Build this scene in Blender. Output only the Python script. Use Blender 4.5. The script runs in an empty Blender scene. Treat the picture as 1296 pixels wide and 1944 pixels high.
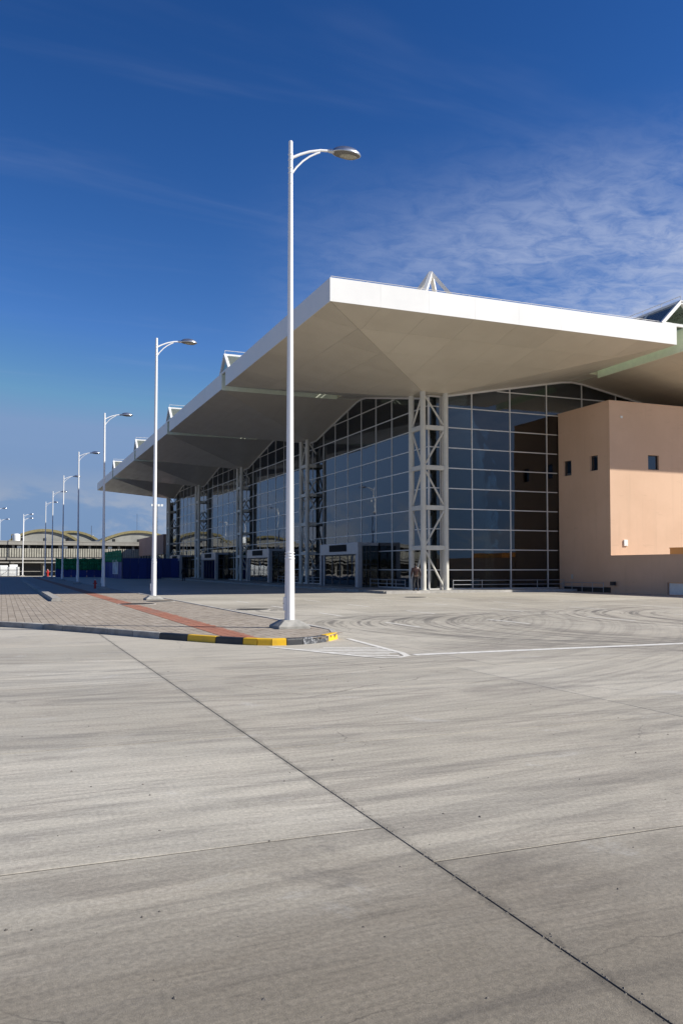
import bpy, bmesh, math, random
import numpy as np
from mathutils import Vector, Matrix
R = math.radians
random.seed(7); rng = np.random.default_rng(7)
S = bpy.context.scene
COL = S.collection

# ------------------------------------------------------------------ camera
cam = bpy.data.cameras.new('camera'); camo = bpy.data.objects.new('camera', cam); COL.objects.link(camo)
cam.sensor_fit = 'VERTICAL'; cam.sensor_height = 36; cam.lens = 1600/1944*36
cam.shift_y = 44.5/1944; cam.clip_end = 12000; cam.clip_start = 0.05
camo.location = (0, 0, 1.6); camo.rotation_euler = (R(90+2.2), 0, R(-21.9))
S.camera = camo

# ------------------------------------------------------------------ sun and sky
SUN = Vector((1.18, -0.74, 1.0)).normalized()          # towards the sun
el = math.asin(SUN.z); az = math.atan2(SUN.x, SUN.y)
sl = bpy.data.lights.new('sun', 'SUN'); so = bpy.data.objects.new('sun', sl); COL.objects.link(so)
sl.energy = 5.0; sl.angle = R(0.55); sl.color = (1.0, 0.955, 0.865)
so.rotation_euler = (-SUN).to_track_quat('-Z', 'Y').to_euler(); so.location = (60, -40, 60)

class G:
    def __init__(s, tree): s.t = tree
    def __call__(s, typ, ins=None, **props):
        n = s.t.nodes.new('ShaderNode'+typ)
        for k, v in props.items(): setattr(n, k, v)
        for k, v in (ins or {}).items():
            k2 = n.inputs[k]
            if isinstance(v, bpy.types.NodeSocket): s.t.links.new(v, k2)
            else: k2.default_value = v
        return n
    def m(s, op, a, b=0.0, c=None, clamp=False):
        d = {0: a, 1: b}
        if c is not None: d[2] = c
        return s('Math', d, operation=op, use_clamp=clamp).outputs[0]
    def mr(s, v, a, b, c=0.0, d=1.0, smooth=True):
        return s('MapRange', {0: v, 1: a, 2: b, 3: c, 4: d}, interpolation_type='SMOOTHSTEP' if smooth else 'LINEAR').outputs[0]
    def mix(s, f, a, b, blend='MIX'):
        n = s('Mix', None, data_type='RGBA', blend_type=blend)
        for i, v in ((0, f), (6, a), (7, b)):
            if isinstance(v, bpy.types.NodeSocket): s.t.links.new(v, n.inputs[i])
            else: n.inputs[i].default_value = (v if i == 0 else (*v[:3], 1))
        return n.outputs[2]
    def noise(s, vec, scale=1.0, detail=4, rough=.55, dist=0.0, out=0):
        return s('TexNoise', {'Vector': vec, 'Scale': scale, 'Detail': detail, 'Roughness': rough, 'Distortion': dist}).outputs[out]
    def vscale(s, vec, sc, loc=(0, 0, 0), rot=(0, 0, 0)):
        return s('Mapping', {'Vector': vec, 'Location': loc, 'Rotation': rot, 'Scale': sc}).outputs[0]
    def ramp(s, f, stops):
        n = s('ValToRGB', {0: f}); e = n.color_ramp.elements
        while len(e) < len(stops): e.new(0.5)
        for i, (p, c) in enumerate(stops):
            e[i].position = p; e[i].color = (*c[:3], 1)
        return n.outputs[0]

W = bpy.data.worlds.new('World'); S.world = W; W.use_nodes = True
W.node_tree.nodes.clear(); g = G(W.node_tree)
sky = g('TexSky', None, sky_type='NISHITA', sun_disc=False, sun_elevation=el, sun_rotation=az, altitude=0.0, air_density=1.0, dust_density=0.1, ozone_density=2.6)
skyc = g('HueSaturation', {'Hue': 0.5, 'Saturation': 1.30, 'Value': 1.0, 'Color': sky.outputs[0]}).outputs[0]
skyc = g.mix(1.0, skyc, (0.84, 0.92, 1.17), 'MULTIPLY')
# stronger, evenly applied sky contrast, as through a polarising filter, with pale haze as its upper limit
skyc = g.mix(1.0, skyc, (1/.24, 1/1.04, 1/3.27), 'MULTIPLY')
skyc = g('Gamma', {0: skyc, 1: 1.4}).outputs[0]
skyc = g.mix(1.0, skyc, (.225, 1.04, 3.65), 'MULTIPLY')
skyc = g.mix(1.0, skyc, (2.8, 4.4, 7.4), 'DARKEN')
d = g('TexCoord').outputs['Generated']
sx = g('SeparateXYZ', {0: d}); X, Y, Z = sx.outputs
zz = g.m('MAXIMUM', g.m('ADD', Z, 0.05), 0.02)
pl = g('CombineXYZ', {0: g.m('DIVIDE', X, zz), 1: g.m('DIVIDE', Y, zz), 2: 0.0}).outputs[0]
# cirrus sheet in the eastern half of the sky
n1 = g.noise(g.vscale(pl, (4.2, 5.2, 1), rot=(0, 0, R(24))), 2.6, 9, .66, .5)
n2 = g.noise(g.vscale(pl, (1, 1, 1), loc=(3.1, 1.7, 0)), .9, 3, .5, .2)
n3 = g.noise(g.vscale(pl, (1.5, 9, 1), rot=(0, 0, R(50))), 1.5, 6, .6, .8)
azr = g.m('DIVIDE', X, g.m('MAXIMUM', g.m('ADD', Y, g.m('MULTIPLY', X, .6)), 0.001))
east = g.mr(azr, .20, .60)
elev = g.m('MULTIPLY', g.mr(Z, .08, .22), g.mr(g.m('ADD', Z, g.m('MULTIPLY', n2, .14)), .545, .40))
cov = g.m('MULTIPLY', g.m('MULTIPLY', east, elev), g.mr(n2, .18, .55))
rip = g.m('ADD', g.m('MULTIPLY', g.mr(n1, .25, .70), .62), g.m('MULTIPLY', g.mr(n2, .3, .65), .42))
cir = g.m('MULTIPLY', cov, rip)
thin = g.m('MULTIPLY', g.m('MULTIPLY', g.mr(g.noise(g.vscale(pl, (.5, 2.2, 1), rot=(0, 0, R(-35)), loc=(.4, 2, 0)), 1.1, 5, .6, .5), .50, .85), .14), g.mr(Z, .1, .25))
# pale haze and low cumulus along the horizon
skyc = g.mix(g.m('MULTIPLY', g.mr(Z, .17, .02), .8), skyc, (2.5, 4.0, 6.6))
nc = g.noise(g.vscale(d, (1, 1, 2.2), loc=(.3, .1, 0)), 9.5, 8, .62, .3)
low = g.m('MULTIPLY', g.mr(nc, .43, .62), g.m('MULTIPLY', g.mr(Z, .008, .03), g.mr(Z, .125, .045)))
skyc = g.mix(g.m('MULTIPLY', low, .6), skyc, (6.2, 6.5, 7.2))
cl = g.m('MINIMUM', g.m('ADD', g.m('MULTIPLY', cir, 1.0), thin), 1.0)
skyc = g.mix(cl, skyc, (5.9, 6.9, 9.6))
bg = g('Background', {0: skyc, 1: 0.052})
g.t.links.new(bg.outputs[0], g('OutputWorld').inputs[0])

S.view_settings.view_transform = 'Standard'; S.view_settings.look = 'None'
S.view_settings.gamma = 1; S.view_settings.use_curve_mapping = False
S.view_settings.exposure = 0.52
S.render.engine = 'CYCLES'
S.cycles.max_bounces = 8; S.cycles.transparent_max_bounces = 16; S.cycles.glossy_bounces = 4
S.cycles.sample_clamp_indirect = 6

# ------------------------------------------------------------------ materials
def newmat(name):
    m = bpy.data.materials.new(name); m.use_nodes = True; m.node_tree.nodes.clear()
    return m, G(m.node_tree)
def finish(g, col, rough=.6, spec=.5, metal=0.0, bump=None, bdist=.002, bstr=1.0, **extra):
    ins = {'Base Color': col if isinstance(col, bpy.types.NodeSocket) else (*col, 1), 'Roughness': rough, 'Metallic': metal, 'Specular IOR Level': spec}
    ins.update(extra)
    if bump is not None:
        ins['Normal'] = g('Bump', {'Height': bump, 'Distance': bdist, 'Strength': bstr}).outputs[0]
    b = g('BsdfPrincipled', ins)
    g.t.links.new(b.outputs[0], g('OutputMaterial').inputs[0])
def pos(g): return g('NewGeometry').outputs['Position']
def simple(name, col, rough=.6, metal=0.0, var=.08, scale=3.0, bump=0.0, spec=.5, piece=.0):
    m, g = newmat(name); P = pos(g)
    n = g.noise(P, scale, 6, .6)
    c = g.mix(g.mr(n, .3, .7), tuple(v*(1-var) for v in col), tuple(min(1, v*(1+var)) for v in col))
    if piece: c = g.mix(1, c, g.ramp(g('ObjectInfo').outputs['Random'], [(0, (1-piece,)*3), (1, (1+piece,)*3)]), 'MULTIPLY')
    b = g.noise(P, scale*12, 4) if bump else None
    r = g.mr(n, .2, .8, max(0, rough-.06), min(1, rough+.06))
    finish(g, c, r, spec, metal, b, bump or .001)
    return m

def concrete_mat(name, far=False):
    m, g = newmat(name); P = pos(g)
    big = g.noise(P, .22, 4, .55)
    med = g.noise(P, 1.3, 5, .6)
    fine = g.noise(P, 34, 5, .75)
    grit = g.noise(P, 160, 2, .7)
    warp = g('VectorMath', {0: P, 1: g('VectorMath', {0: g.noise(P, .12, 2, out=1), 1: (1.5, 1.5, 0)}, operation='MULTIPLY').outputs[0]}, operation='ADD').outputs[0]
    st1 = g.noise(g.vscale(warp, (.2, 4.6, 1), rot=(0, 0, R(3))), 1.0, 6, .62)
    st2 = g.noise(g.vscale(warp, (.55, 24, 1), rot=(0, 0, R(2))), 1.0, 4, .6)
    st3 = g.noise(g.vscale(warp, (.05, .8, 1), rot=(0, 0, R(-5))), 1.0, 3, .6)
    c = g.mix(g.mr(big, .3, .7), (.405, .372, .310), (.460, .428, .366))
    c = g.mix(g.m('MULTIPLY', g.mr(med, .45, .75), .35), c, (.47, .42, .36))
    def dark(c, f, col=(.16, .148, .135)): return g.mix(f, c, col)
    c = dark(c, g.m('MULTIPLY', g.m('MULTIPLY', g.mr(st1, .50, .72), g.mr(st3, .40, .62)), .50))
    c = dark(c, g.m('MULTIPLY', g.m('MULTIPLY', g.mr(st2, .48, .72), g.mr(med, .40, .64)), .48))
    c = g.mix(g.m('MULTIPLY', g.mr(st2, .52, .3), .14), c, (.56, .53, .49))
    # tyre arcs left by turning vehicles
    for i, (cx, cy, r0, r1, k, amt) in enumerate(((15.5, 20.2, 4.6, 8.0, 5.0, .8), (19.3, 18.6, 5.6, 9.4, 4.6, .8), (26.0, 19.5, 6.0, 10.5, 4.2, .85), (13.0, 29.5, 3.0, 6.5, 4.6, .7), (-3.0, 34.0, 20.0, 31.0, 6.0, .30), (9.0, 46.0, 30.0, 42.0, 6.5, .28))):
        v = g('VectorMath', {0: P, 1: (cx, cy, 0)}, operation='SUBTRACT').outputs[0]
        s = g('SeparateXYZ', {0: v}); r = g.m('SQRT', g.m('ADD', g.m('MULTIPLY', s.outputs[0], s.outputs[0]), g.m('MULTIPLY', s.outputs[1], s.outputs[1])))
        a = g.m('ARCTAN2', s.outputs[1], g.m('MULTIPLY', s.outputs[0], -1.0))
        pv = g('CombineXYZ', {0: g.m('MULTIPLY', r, k), 1: g.m('MULTIPLY', a, .9), 2: i*7.3}).outputs[0]
        rn = g.noise(pv, 1.0, 7, .66, .12)
        f = g.m('MULTIPLY', g.mr(rn, .44, .62), g.m('MULTIPLY', g.mr(r, r0-.6, r0+.7), g.mr(r, r1+1.2, r1-1.2)))
        f = g.m('MULTIPLY', f, g.mr(g.noise(P, .55, 6, .7, .4), .30, .54))
        if i < 4: f = g.m('MULTIPLY', f, g.mr(g.m('ABSOLUTE', a), 2.1, 1.1))
        c = dark(c, g.m('MULTIPLY', f, amt), (.10, .092, .085))
    # grease spots, chips and stones
    for sc, lo, am, lc in ((.33, .52, .40, (3, 8, 0)), (1.9, .58, .32, (5, 2, 0)), (.13, .50, .30, (1, 1, 0))):
        c = dark(c, g.m('MULTIPLY', g.mr(g.noise(g.vscale(P, (1, 1.7, 1), loc=lc), sc, 10, .70, .6), lo, lo+.16), am), (.19, .17, .15))
    # hairline cracks
    ck_ = g('TexVoronoi', {'Vector': g('VectorMath', {0: P, 1: g('VectorMath', {0: g.noise(P, 1.4, 6, .6, out=1), 1: (.5, .5, 0)}, operation='MULTIPLY').outputs[0]}, operation='ADD').outputs[0], 'Scale': .23}, feature='DISTANCE_TO_EDGE').outputs['Distance']
    c = dark(c, g.m('MULTIPLY', g.m('MULTIPLY', g.mr(ck_, .0022, .0006), g.mr(g.noise(P, .3, 3), .47, .56)), .55), (.09, .08, .07))
    # grime worked into the long joint
    jx = g.m('ABSOLUTE', g.m('SUBTRACT', g('SeparateXYZ', {0: P}).outputs[0], 2.2))
    jn = g.noise(g.vscale(P, (3, 1, 1)), 3.0, 8, .72)
    c = dark(c, g.m('MULTIPLY', g.mr(g.m('SUBTRACT', jx, g.m('MULTIPLY', g.m('SUBTRACT', jn, .42), .26)), .04, -.02), .50), (.17, .155, .13))
    vo = g('TexVoronoi', {'Vector': P, 'Scale': 1.7, 'Randomness': 1.0}, feature='F1')
    sz = g('SeparateXYZ', {0: vo.outputs['Color']})
    spot = g.m('MULTIPLY', g.mr(g.m('SUBTRACT', vo.outputs['Distance'], g.m('MULTIPLY', sz.outputs[0], .024)), .012, .0), g.mr(sz.outputs[1], .45, .55))
    c = dark(c, g.m('MULTIPLY', spot, .8), (.04, .037, .035))
    blot = g.m('MULTIPLY', g.mr(g.noise(P, .75, 9, .74, .8), .60, .68), .42)
    c = dark(c, blot, (.15, .14, .13))
    c = g.mix(g.m('MULTIPLY', g.mr(g.noise(g.vscale(P, (1, 1.4, 1), loc=(9, 4, 0)), 1.1, 8, .72, .6), .60, .70), .40), c, (.52, .51, .49))
    c = g.mix(g.mr(fine, .28, .75), g.mix(1, c, (.74, .74, .735), 'MULTIPLY'), g.mix(1, c, (1.18, 1.175, 1.17), 'MULTIPLY'))
    c = g.mix(g.m('MULTIPLY', g.mr(grit, .60, .72), .42), c, (.66, .64, .60))
    c = g.mix(g.m('MULTIPLY', g.mr(g.noise(P, 120, 3, .7), .62, .72), .55), c, (.13, .12, .11))
    # vignette shade and some dirt painted into near slab colour, ragged along its edge
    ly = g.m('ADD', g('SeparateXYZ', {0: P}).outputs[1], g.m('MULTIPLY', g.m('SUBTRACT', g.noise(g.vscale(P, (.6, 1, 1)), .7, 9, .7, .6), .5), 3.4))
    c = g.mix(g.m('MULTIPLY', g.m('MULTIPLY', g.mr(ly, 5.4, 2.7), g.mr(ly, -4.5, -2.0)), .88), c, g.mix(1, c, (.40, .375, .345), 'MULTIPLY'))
    if far:
        br = g('TexBrick', {'Vector': g.vscale(P, (1, 1, 1), loc=(-7.57, -1.5, 0)), 'Color1': (1, 1, 1, 1), 'Color2': (.93, .93, .93, 1), 'Mortar': (.45, .43, .4, 1), 'Scale': 1.0, 'Mortar Size': .012, 'Mortar Smooth': .3, 'Brick Width': 4.6, 'Row Height': 3.08}, offset=0.0)
        c = g.mix(1, c, br.outputs[0], 'MULTIPLY')
    else:
        rnd = g('ObjectInfo').outputs['Random']
        c = g.mix(1, c, g.ramp(rnd, [(0, (.88, .875, .86)), (.5, (.99, .98, .96)), (1, (1.07, 1.07, 1.06))]), 'MULTIPLY')
    h = g.m('ADD', g.m('ADD', g.m('MULTIPLY', fine, .5), g.m('MULTIPLY', grit, .35)), g.m('MULTIPLY', st2, .5))
    finish(g, c, g.mr(med, .3, .7, .62, .8), .5, 0, h, .006, .8)
    return m
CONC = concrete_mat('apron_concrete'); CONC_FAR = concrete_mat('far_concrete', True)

def paver_mat(name, cols):
    m, g = newmat(name); P = pos(g)
    t = g('Attribute', None, attribute_name='tone').outputs['Fac']
    c = g.ramp(t, [(0, cols[0]), (.5, cols[1]), (1, cols[2])])
    n = g.noise(P, 9, 6, .65); b = g.noise(P, .5, 4, .6)
    c = g.mix(1, c, g.ramp(n, [(.25, (.82, .82, .82)), (.75, (1.1, 1.1, 1.1))]), 'MULTIPLY')
    c = g.mix(g.m('MULTIPLY', g.mr(b, .5, .72), .4), c, (.17, .15, .13))
    finish(g, c, .8, .3, 0, g.noise(P, 60, 3), .003)
    return m
PAV = paver_mat('grey_paver', ((.245, .205, .165), (.32, .275, .225), (.39, .34, .285)))
PAVRED = paver_mat('red_paver', ((.27, .11, .07), (.33, .14, .09), (.38, .18, .125)))
def paver_sheet():
    m, g = newmat('paver_sheet'); P = pos(g)
    br = g('TexBrick', {'Vector': P, 'Color1': (.30, .26, .225, 1), 'Color2': (.36, .32, .28, 1), 'Mortar': (.14, .12, .10, 1), 'Scale': 1.0, 'Mortar Size': .006, 'Brick Width': .2, 'Row Height': .1}, offset=0.0)
    c = g.mix(g.m('MULTIPLY', g.mr(g.noise(P, .5, 4), .5, .72), .4), br.outputs[0], (.17, .15, .13))
    finish(g, c, .8, .3); return m
PAVSHEET = paver_sheet()
SAND = simple('bedding_sand', (.13, .11, .09), .95)
SEAL = simple('joint_sealant', (.06, .053, .046), .85, var=.3, scale=9)
KERB = simple('kerb_concrete', (.30, .285, .26), .8, var=.22, scale=4, bump=.003, piece=.2)
KERBLT = simple('pale_kerb', (.40, .38, .35), .8, var=.12, scale=4, bump=.003, piece=.12)
def worn(name, col, under, amt, rough=.45, scale=14):
    m, g = newmat(name); P = pos(g)
    n = g.noise(P, scale, 7, .7, .4)
    c = g.mix(g.mr(n, amt, amt+.12), col, under)
    c = g.mix(g.m('MULTIPLY', g.mr(g.noise(P, 3, 5), .45, .75), .25), c, (.12, .10, .08))
    finish(g, c, rough, .5, 0, g.noise(P, 50, 4), .003); return m
KYEL = worn('yellow_kerb_paint', (.78, .46, .015), (.5, .33, .08), .62)
KBLK = worn('black_kerb_paint', (.018, .02, .026), (.09, .09, .09), .64)
KSIL = worn('worn_black_kerb_paint', (.05, .053, .06), (.30, .31, .33), .50, .28)
ROADW = worn('white_road_paint', (.66, .645, .61), (.45, .42, .38), .52, .7, 7)
ROADW2 = worn('faded_road_paint', (.64, .62, .575), (.46, .43, .38), .52, .75, 9)
def lampwhite():
    m, g = newmat('white_lamp_paint'); P = pos(g)
    n = g.noise(P, 5, 5); st = g.noise(g.vscale(P, (14, 14, .5)), 1, 4)
    c = g.mix(g.m('MULTIPLY', g.mr(st, .5, .75), .22), (.80, .80, .80), (.55, .52, .47))
    finish(g, c, g.mr(n, .3, .7, .28, .42), .5); return m
LWHITE = lampwhite()
SILVER = simple('lamp_silver', (.55, .56, .58), .26, .9, var=.1)
LENS = simple('lamp_lens', (.34, .32, .25), .2, 0, var=.3, scale=20)
LOWSH = simple('lamp_underside', (.16, .15, .135), .5, .2)
DARKM = simple('dark_metal', (.05, .05, .055), .5, .3)
FASC = simple('fascia_white', (.72, .715, .70), .42, 0, var=.02, scale=.6, piece=.02)
def soff():
    m, g = newmat('soffit_panel_paint'); P = pos(g)
    rnd = g('ObjectInfo').outputs['Random']
    n = g.noise(P, .5, 4, .6)
    c = g.mix(g.mr(n, .3, .7), (.56, .50, .40), (.60, .54, .435))
    c = g.mix(1, c, g.ramp(rnd, [(0, (.95, .95, .95)), (1, (1.03, 1.03, 1.03))]), 'MULTIPLY')
    finish(g, c, g.mr(g.noise(g.vscale(P, (2, .2, 1)), 1, 3), .3, .7, .30, .44), .5, 0, g.noise(P, .7, 2), .02, .35)
    return m
SOFF = soff()
STEEL = simple('tower_steel_paint', (.58, .56, .50), .42, 0, var=.07, scale=1.4)
MULL = simple('mullion_aluminium', (.72, .70, .67), .38, .25, var=.05)
CLAD = simple('pier_cladding', (.52, .50, .46), .45, 0, var=.05)
PORTAL = simple('portal_metal', (.40, .41, .44), .35, .4, var=.08)
GRN = simple('pale_green_beam', (.68, .72, .58), .5, 0, var=.05)
def glassmat(name, tint, ior, wav=.0006, rough=0.0, refl=(.86, .91, .97)):
    m, g = newmat(name); P = pos(g)
    rnd = g('ObjectInfo').outputs['Random']
    v = g('VectorMath', {0: P, 1: g('CombineXYZ', {0: g.m('MULTIPLY', rnd, 31), 1: g.m('MULTIPLY', rnd, 17), 2: g.m('MULTIPLY', rnd, 23)}).outputs[0]}, operation='ADD').outputs[0]
    nr = g('Bump', {'Height': g.noise(v, .55, 2, .4), 'Distance': wav, 'Strength': 1.0}).outputs[0]
    gl = g('BsdfGlossy', {'Color': (*refl, 1), 'Roughness': rough, 'Normal': nr})
    tr = g('BsdfTransparent', {'Color': (*tint, 1)})
    fr = g('Fresnel', {'IOR': ior})
    mx = g('MixShader', {0: fr.outputs[0]}); g.t.links.new(tr.outputs[0], mx.inputs[1]); g.t.links.new(gl.outputs[0], mx.inputs[2])
    g.t.links.new(mx.outputs[0], g('OutputMaterial').inputs[0]); return m
GLASS = glassmat('curtain_glass', (.28, .34, .34), 1.88, .005)
DGLASS = glassmat('door_glass', (.34, .36, .34), 1.9, .010)
def milky():
    m, g = newmat('skylight_glass')
    tr = g('BsdfTransparent', {'Color': (.86, .93, .86, 1)}); df = g('BsdfDiffuse', {'Color': (.55, .62, .56, 1)}); gl = g('BsdfGlossy', {'Color': (.8, .85, .9, 1), 'Roughness': .05})
    a = g('MixShader', {0: .22}); g.t.links.new(tr.outputs[0], a.inputs[1]); g.t.links.new(df.outputs[0], a.inputs[2])
    b = g('MixShader', {0: g('Fresnel', {'IOR': 1.5}).outputs[0]}); g.t.links.new(a.outputs[0], b.inputs[1]); g.t.links.new(gl.outputs[0], b.inputs[2])
    g.t.links.new(b.outputs[0], g('OutputMaterial').inputs[0]); return m
SGLASS = milky()
WGLASS = glassmat('window_glass', (.10, .12, .14), 2.2, .003)
def plaster(name, a, b):
    m, g = newmat(name); P = pos(g)
    n = g.noise(P, .35, 5, .6); f = g.noise(P, 14, 6, .7)
    c = g.mix(g.mr(n, .3, .7), a, b)
    v = g.noise(g.vscale(P, (2.2, 2.2, .12)), 1, 5, .6)
    c = g.mix(g.m('MULTIPLY', g.mr(v, .52, .8), .22), c, tuple(x*.66 for x in a))
    c = g.mix(g.m('MULTIPLY', g.mr(g.noise(g.vscale(P, (.5, .5, 2.5)), 1.2, 8, .7), .60, .66), .16), c, tuple(x*.6 for x in a))
    finish(g, c, .85, .3, 0, f, .012, .7); return m
ORANGE = plaster('orange_plaster', (.61, .412, .285), (.66, .452, .318))
OCHRE = plaster('ochre_plaster', (.60, .36, .13), (.62, .38, .15))
PINK = plaster('pink_plaster', (.36, .235, .19), (.39, .26, .21))
PLINTH = simple('black_plinth', (.03, .03, .03), .6)
PLAT = simple('platform_paving', (.29, .275, .25), .75, var=.12, scale=1.0, bump=.003)
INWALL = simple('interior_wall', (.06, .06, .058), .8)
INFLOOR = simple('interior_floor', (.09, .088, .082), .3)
SIGNB = simple('sign_black', (.012, .011, .01), .75, spec=.2)
SIGNY = simple('sign_yellow', (.42, .30, .05), .6)
IRON = simple('cast_iron', (.04, .038, .036), .7, .4, var=.3, scale=20)
FOOT = simple('footing_concrete', (.30, .29, .265), .85, var=.2, scale=6, bump=.004)
OLDC = plaster('weathered_concrete', (.27, .255, .225), (.35, .335, .30))
OLDRIB = simple('ribbed_panel', (.40, .385, .32), .8, var=.15, scale=2)
OLDDK = simple('dark_opening', (.02, .02, .02), .5)
OLIVE = simple('olive_rim_paint', (.24, .205, .10), .75, var=.2)
ROOFG = simple('grey_sheet_roof', (.20, .20, .17), .6, var=.15)
VWALL = plaster('vault_wall', (.25, .25, .225), (.36, .355, .32))
BLUE = simple('blue_hoarding_paint', (.010, .035, .20), .6, var=.12, piece=.2)
NET = simple('green_netting', (.02, .22, .08), .85, var=.3, scale=5, bump=.01)
WHITEC = simple('white_container_paint', (.78, .79, .77), .5, var=.06)
RED = simple('red_paint', (.42, .02, .02), .4)
GLAZE = simple('poster_print', (.45, .52, .60), .4, var=.45, scale=1.2)
HILL = simple('hill_scrub', (.07, .075, .05), .95, var=.3, scale=.02)

# ------------------------------------------------------------------ mesh helpers
class MB:
    def __init__(s): s.v = []; s.f = []
    def add(s, vs, fs):
        o = len(s.v); s.v += [tuple(v) for v in vs]; s.f += [tuple(i+o for i in f) for f in fs]; return s
    def box(s, x0, x1, y0, y1, z0, z1):
        vs = [(x, y, z) for z in (z0, z1) for (x, y) in ((x0, y0), (x1, y0), (x1, y1), (x0, y1))]
        return s.add(vs, [(3, 2, 1, 0), (4, 5, 6, 7), (0, 1, 5, 4), (1, 2, 6, 5), (2, 3, 7, 6), (3, 0, 4, 7)])
    def tube(s, pts, rad, n=10, caps=True):
        pts = [Vector(p) for p in pts]; rad = rad if isinstance(rad, (list, tuple)) else [rad]*len(pts)
        rings = []; prev = None
        for i, p in enumerate(pts):
            t = (pts[min(i+1, len(pts)-1)]-pts[max(i-1, 0)]).normalized()
            a = prev if prev is not None else (Vector((0, 0, 1)) if abs(t.z) < .9 else Vector((1, 0, 0)))
            u = (a-t*a.dot(t)).normalized(); w = t.cross(u); prev = u
            rings.append([p+(u*math.cos(q)+w*math.sin(q))*rad[i] for q in [2*math.pi*(k+.5)/n for k in range(n)]])
        vs = [v for r in rings for v in r]; fs = []
        for i in range(len(pts)-1):
            for k in range(n):
                a, b = i*n+k, i*n+(k+1) % n
                fs.append((a, b, b+n, a+n))
        if caps: fs.append(tuple(range(n))[::-1]); fs.append(tuple((len(pts)-1)*n+k for k in range(n)))
        return s.add(vs, fs)
    def bar(s, a, b, w, h=None):                      # rectangular bar between two points
        a, b = Vector(a), Vector(b); h = h or w; t = (b-a).normalized()
        up = Vector((0, 0, 1)) if abs(t.z) < .95 else Vector((0, 1, 0))
        u = t.cross(up).normalized()*w/2; v = u.cross(t).normalized()*h/2
        vs = [p+i*u+j*v for p in (a, b) for i, j in ((-1, -1), (1, -1), (1, 1), (-1, 1))]
        return s.add(vs, [(3, 2, 1, 0), (4, 5, 6, 7), (0, 1, 5, 4), (1, 2, 6, 5), (2, 3, 7, 6), (3, 0, 4, 7)])
    def prism(s, poly, off):                          # polygon extruded by a vector
        n = len(poly); off = Vector(off)
        vs = [Vector(p) for p in poly]+[Vector(p)+off for p in poly]
        fs = [tuple(range(n))[::-1], tuple(range(n, 2*n))]+[(i, (i+1) % n, (i+1) % n+n, i+n) for i in range(n)]
        return s.add(vs, fs)
    def lathe(s, prof, c=(0, 0, 0), n=24, sx=1.0, sy=1.0):
        vs = [(c[0]+r*sx*math.cos(2*math.pi*k/n), c[1]+r*sy*math.sin(2*math.pi*k/n), c[2]+z) for r, z in prof for k in range(n)]
        fs = [(i*n+k, i*n+(k+1) % n, (i+1)*n+(k+1) % n, (i+1)*n+k) for i in range(len(prof)-1) for k in range(n)]
        fs += [tuple(range(n))[::-1], tuple((len(prof)-1)*n+k for k in range(n))]
        return s.add(vs, fs)
    def mesh(s, name, smooth=False):
        me = bpy.data.meshes.new(name); me.from_pydata(s.v, [], s.f)
        bm = bmesh.new(); bm.from_mesh(me); bmesh.ops.recalc_face_normals(bm, faces=bm.faces); bm.to_mesh(me); bm.free()
        if smooth:
            me.polygons.foreach_set('use_smooth', [True]*len(me.polygons)); me.set_sharp_from_angle(angle=R(40))
        return me
def link(name, data, mat=None, parent=None, loc=(0, 0, 0)):
    o = bpy.data.objects.new(name, data); COL.objects.link(o); o.location = loc
    if parent is not None: o.parent = parent
    if mat is not None and data is not None and not data.materials: data.materials.append(mat)
    return o
def obj(name, mb, mat, parent=None, loc=(0, 0, 0), smooth=False, bevel=0.0):
    o = link(name, mb.mesh(name, smooth), mat, parent, loc)
    if bevel:
        b = o.modifiers.new('bevel', 'BEVEL'); b.width = bevel; b.segments = 2; b.limit_method = 'ANGLE'
    return o
def tag(o, label=None, cat=None, group=None, kind=None):
    if label: o['label'] = label
    if cat: o['category'] = cat
    if group: o['group'] = group
    if kind: o['kind'] = kind
    return o
def thing(name, label, cat, loc=(0, 0, 0), group=None):
    return tag(link(name, None, None, None, loc), label, cat, group)
def copy_tree(o, parent=None):
    c = o.copy(); COL.objects.link(c); c.parent = parent
    for ch in list(o.children): copy_tree(ch, c)
    return c

# ------------------------------------------------------------------ ground, slabs
gm = MB(); GB = (-7.0, 38.0, -3.0, 43.0)
x0, x1, y0, y1 = GB; L = 5000
gm.add([(-L, -L, -.004), (L, -L, -.004), (L, L, -.004), (-L, L, -.004), (x0, y0, -.004), (x1, y0, -.004), (x1, y1, -.004), (x0, y1, -.004)],
       [(0, 1, 5, 4), (1, 2, 6, 5), (2, 3, 7, 6), (3, 0, 4, 7)])
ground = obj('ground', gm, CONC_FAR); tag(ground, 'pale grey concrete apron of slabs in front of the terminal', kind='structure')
bed = obj('slab_bed', MB().box(x0, x1, y0, y1, -.09, -.0045), SEAL, ground)
slabmesh = {}
def slab(xa, xb, ya, yb):
    key = (round(xb-xa, 2), round(yb-ya, 2)); w, h = xb-xa, yb-ya
    if key not in slabmesh:
        e, f, c = .004, .010, .002
        vs = []
        for z, i in ((-.012, e), (-c, e), (0, e+c)):
            j = i-e+f; vs += [(i, j, z), (w-i, j, z), (w-i, h-j, z), (i, h-j, z)]
        fs = [(8, 9, 10, 11)]
        for b in (0, 4):
            for k in range(4): fs.append((b+k, b+(k+1) % 4, b+4+(k+1) % 4, b+4+k))
        slabmesh[key] = MB().add(vs, fs).mesh('slab')
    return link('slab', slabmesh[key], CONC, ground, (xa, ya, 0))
xs = [2.2+4.6*k for k in range(-2, 9)]
SPLIT = 12.0
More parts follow.
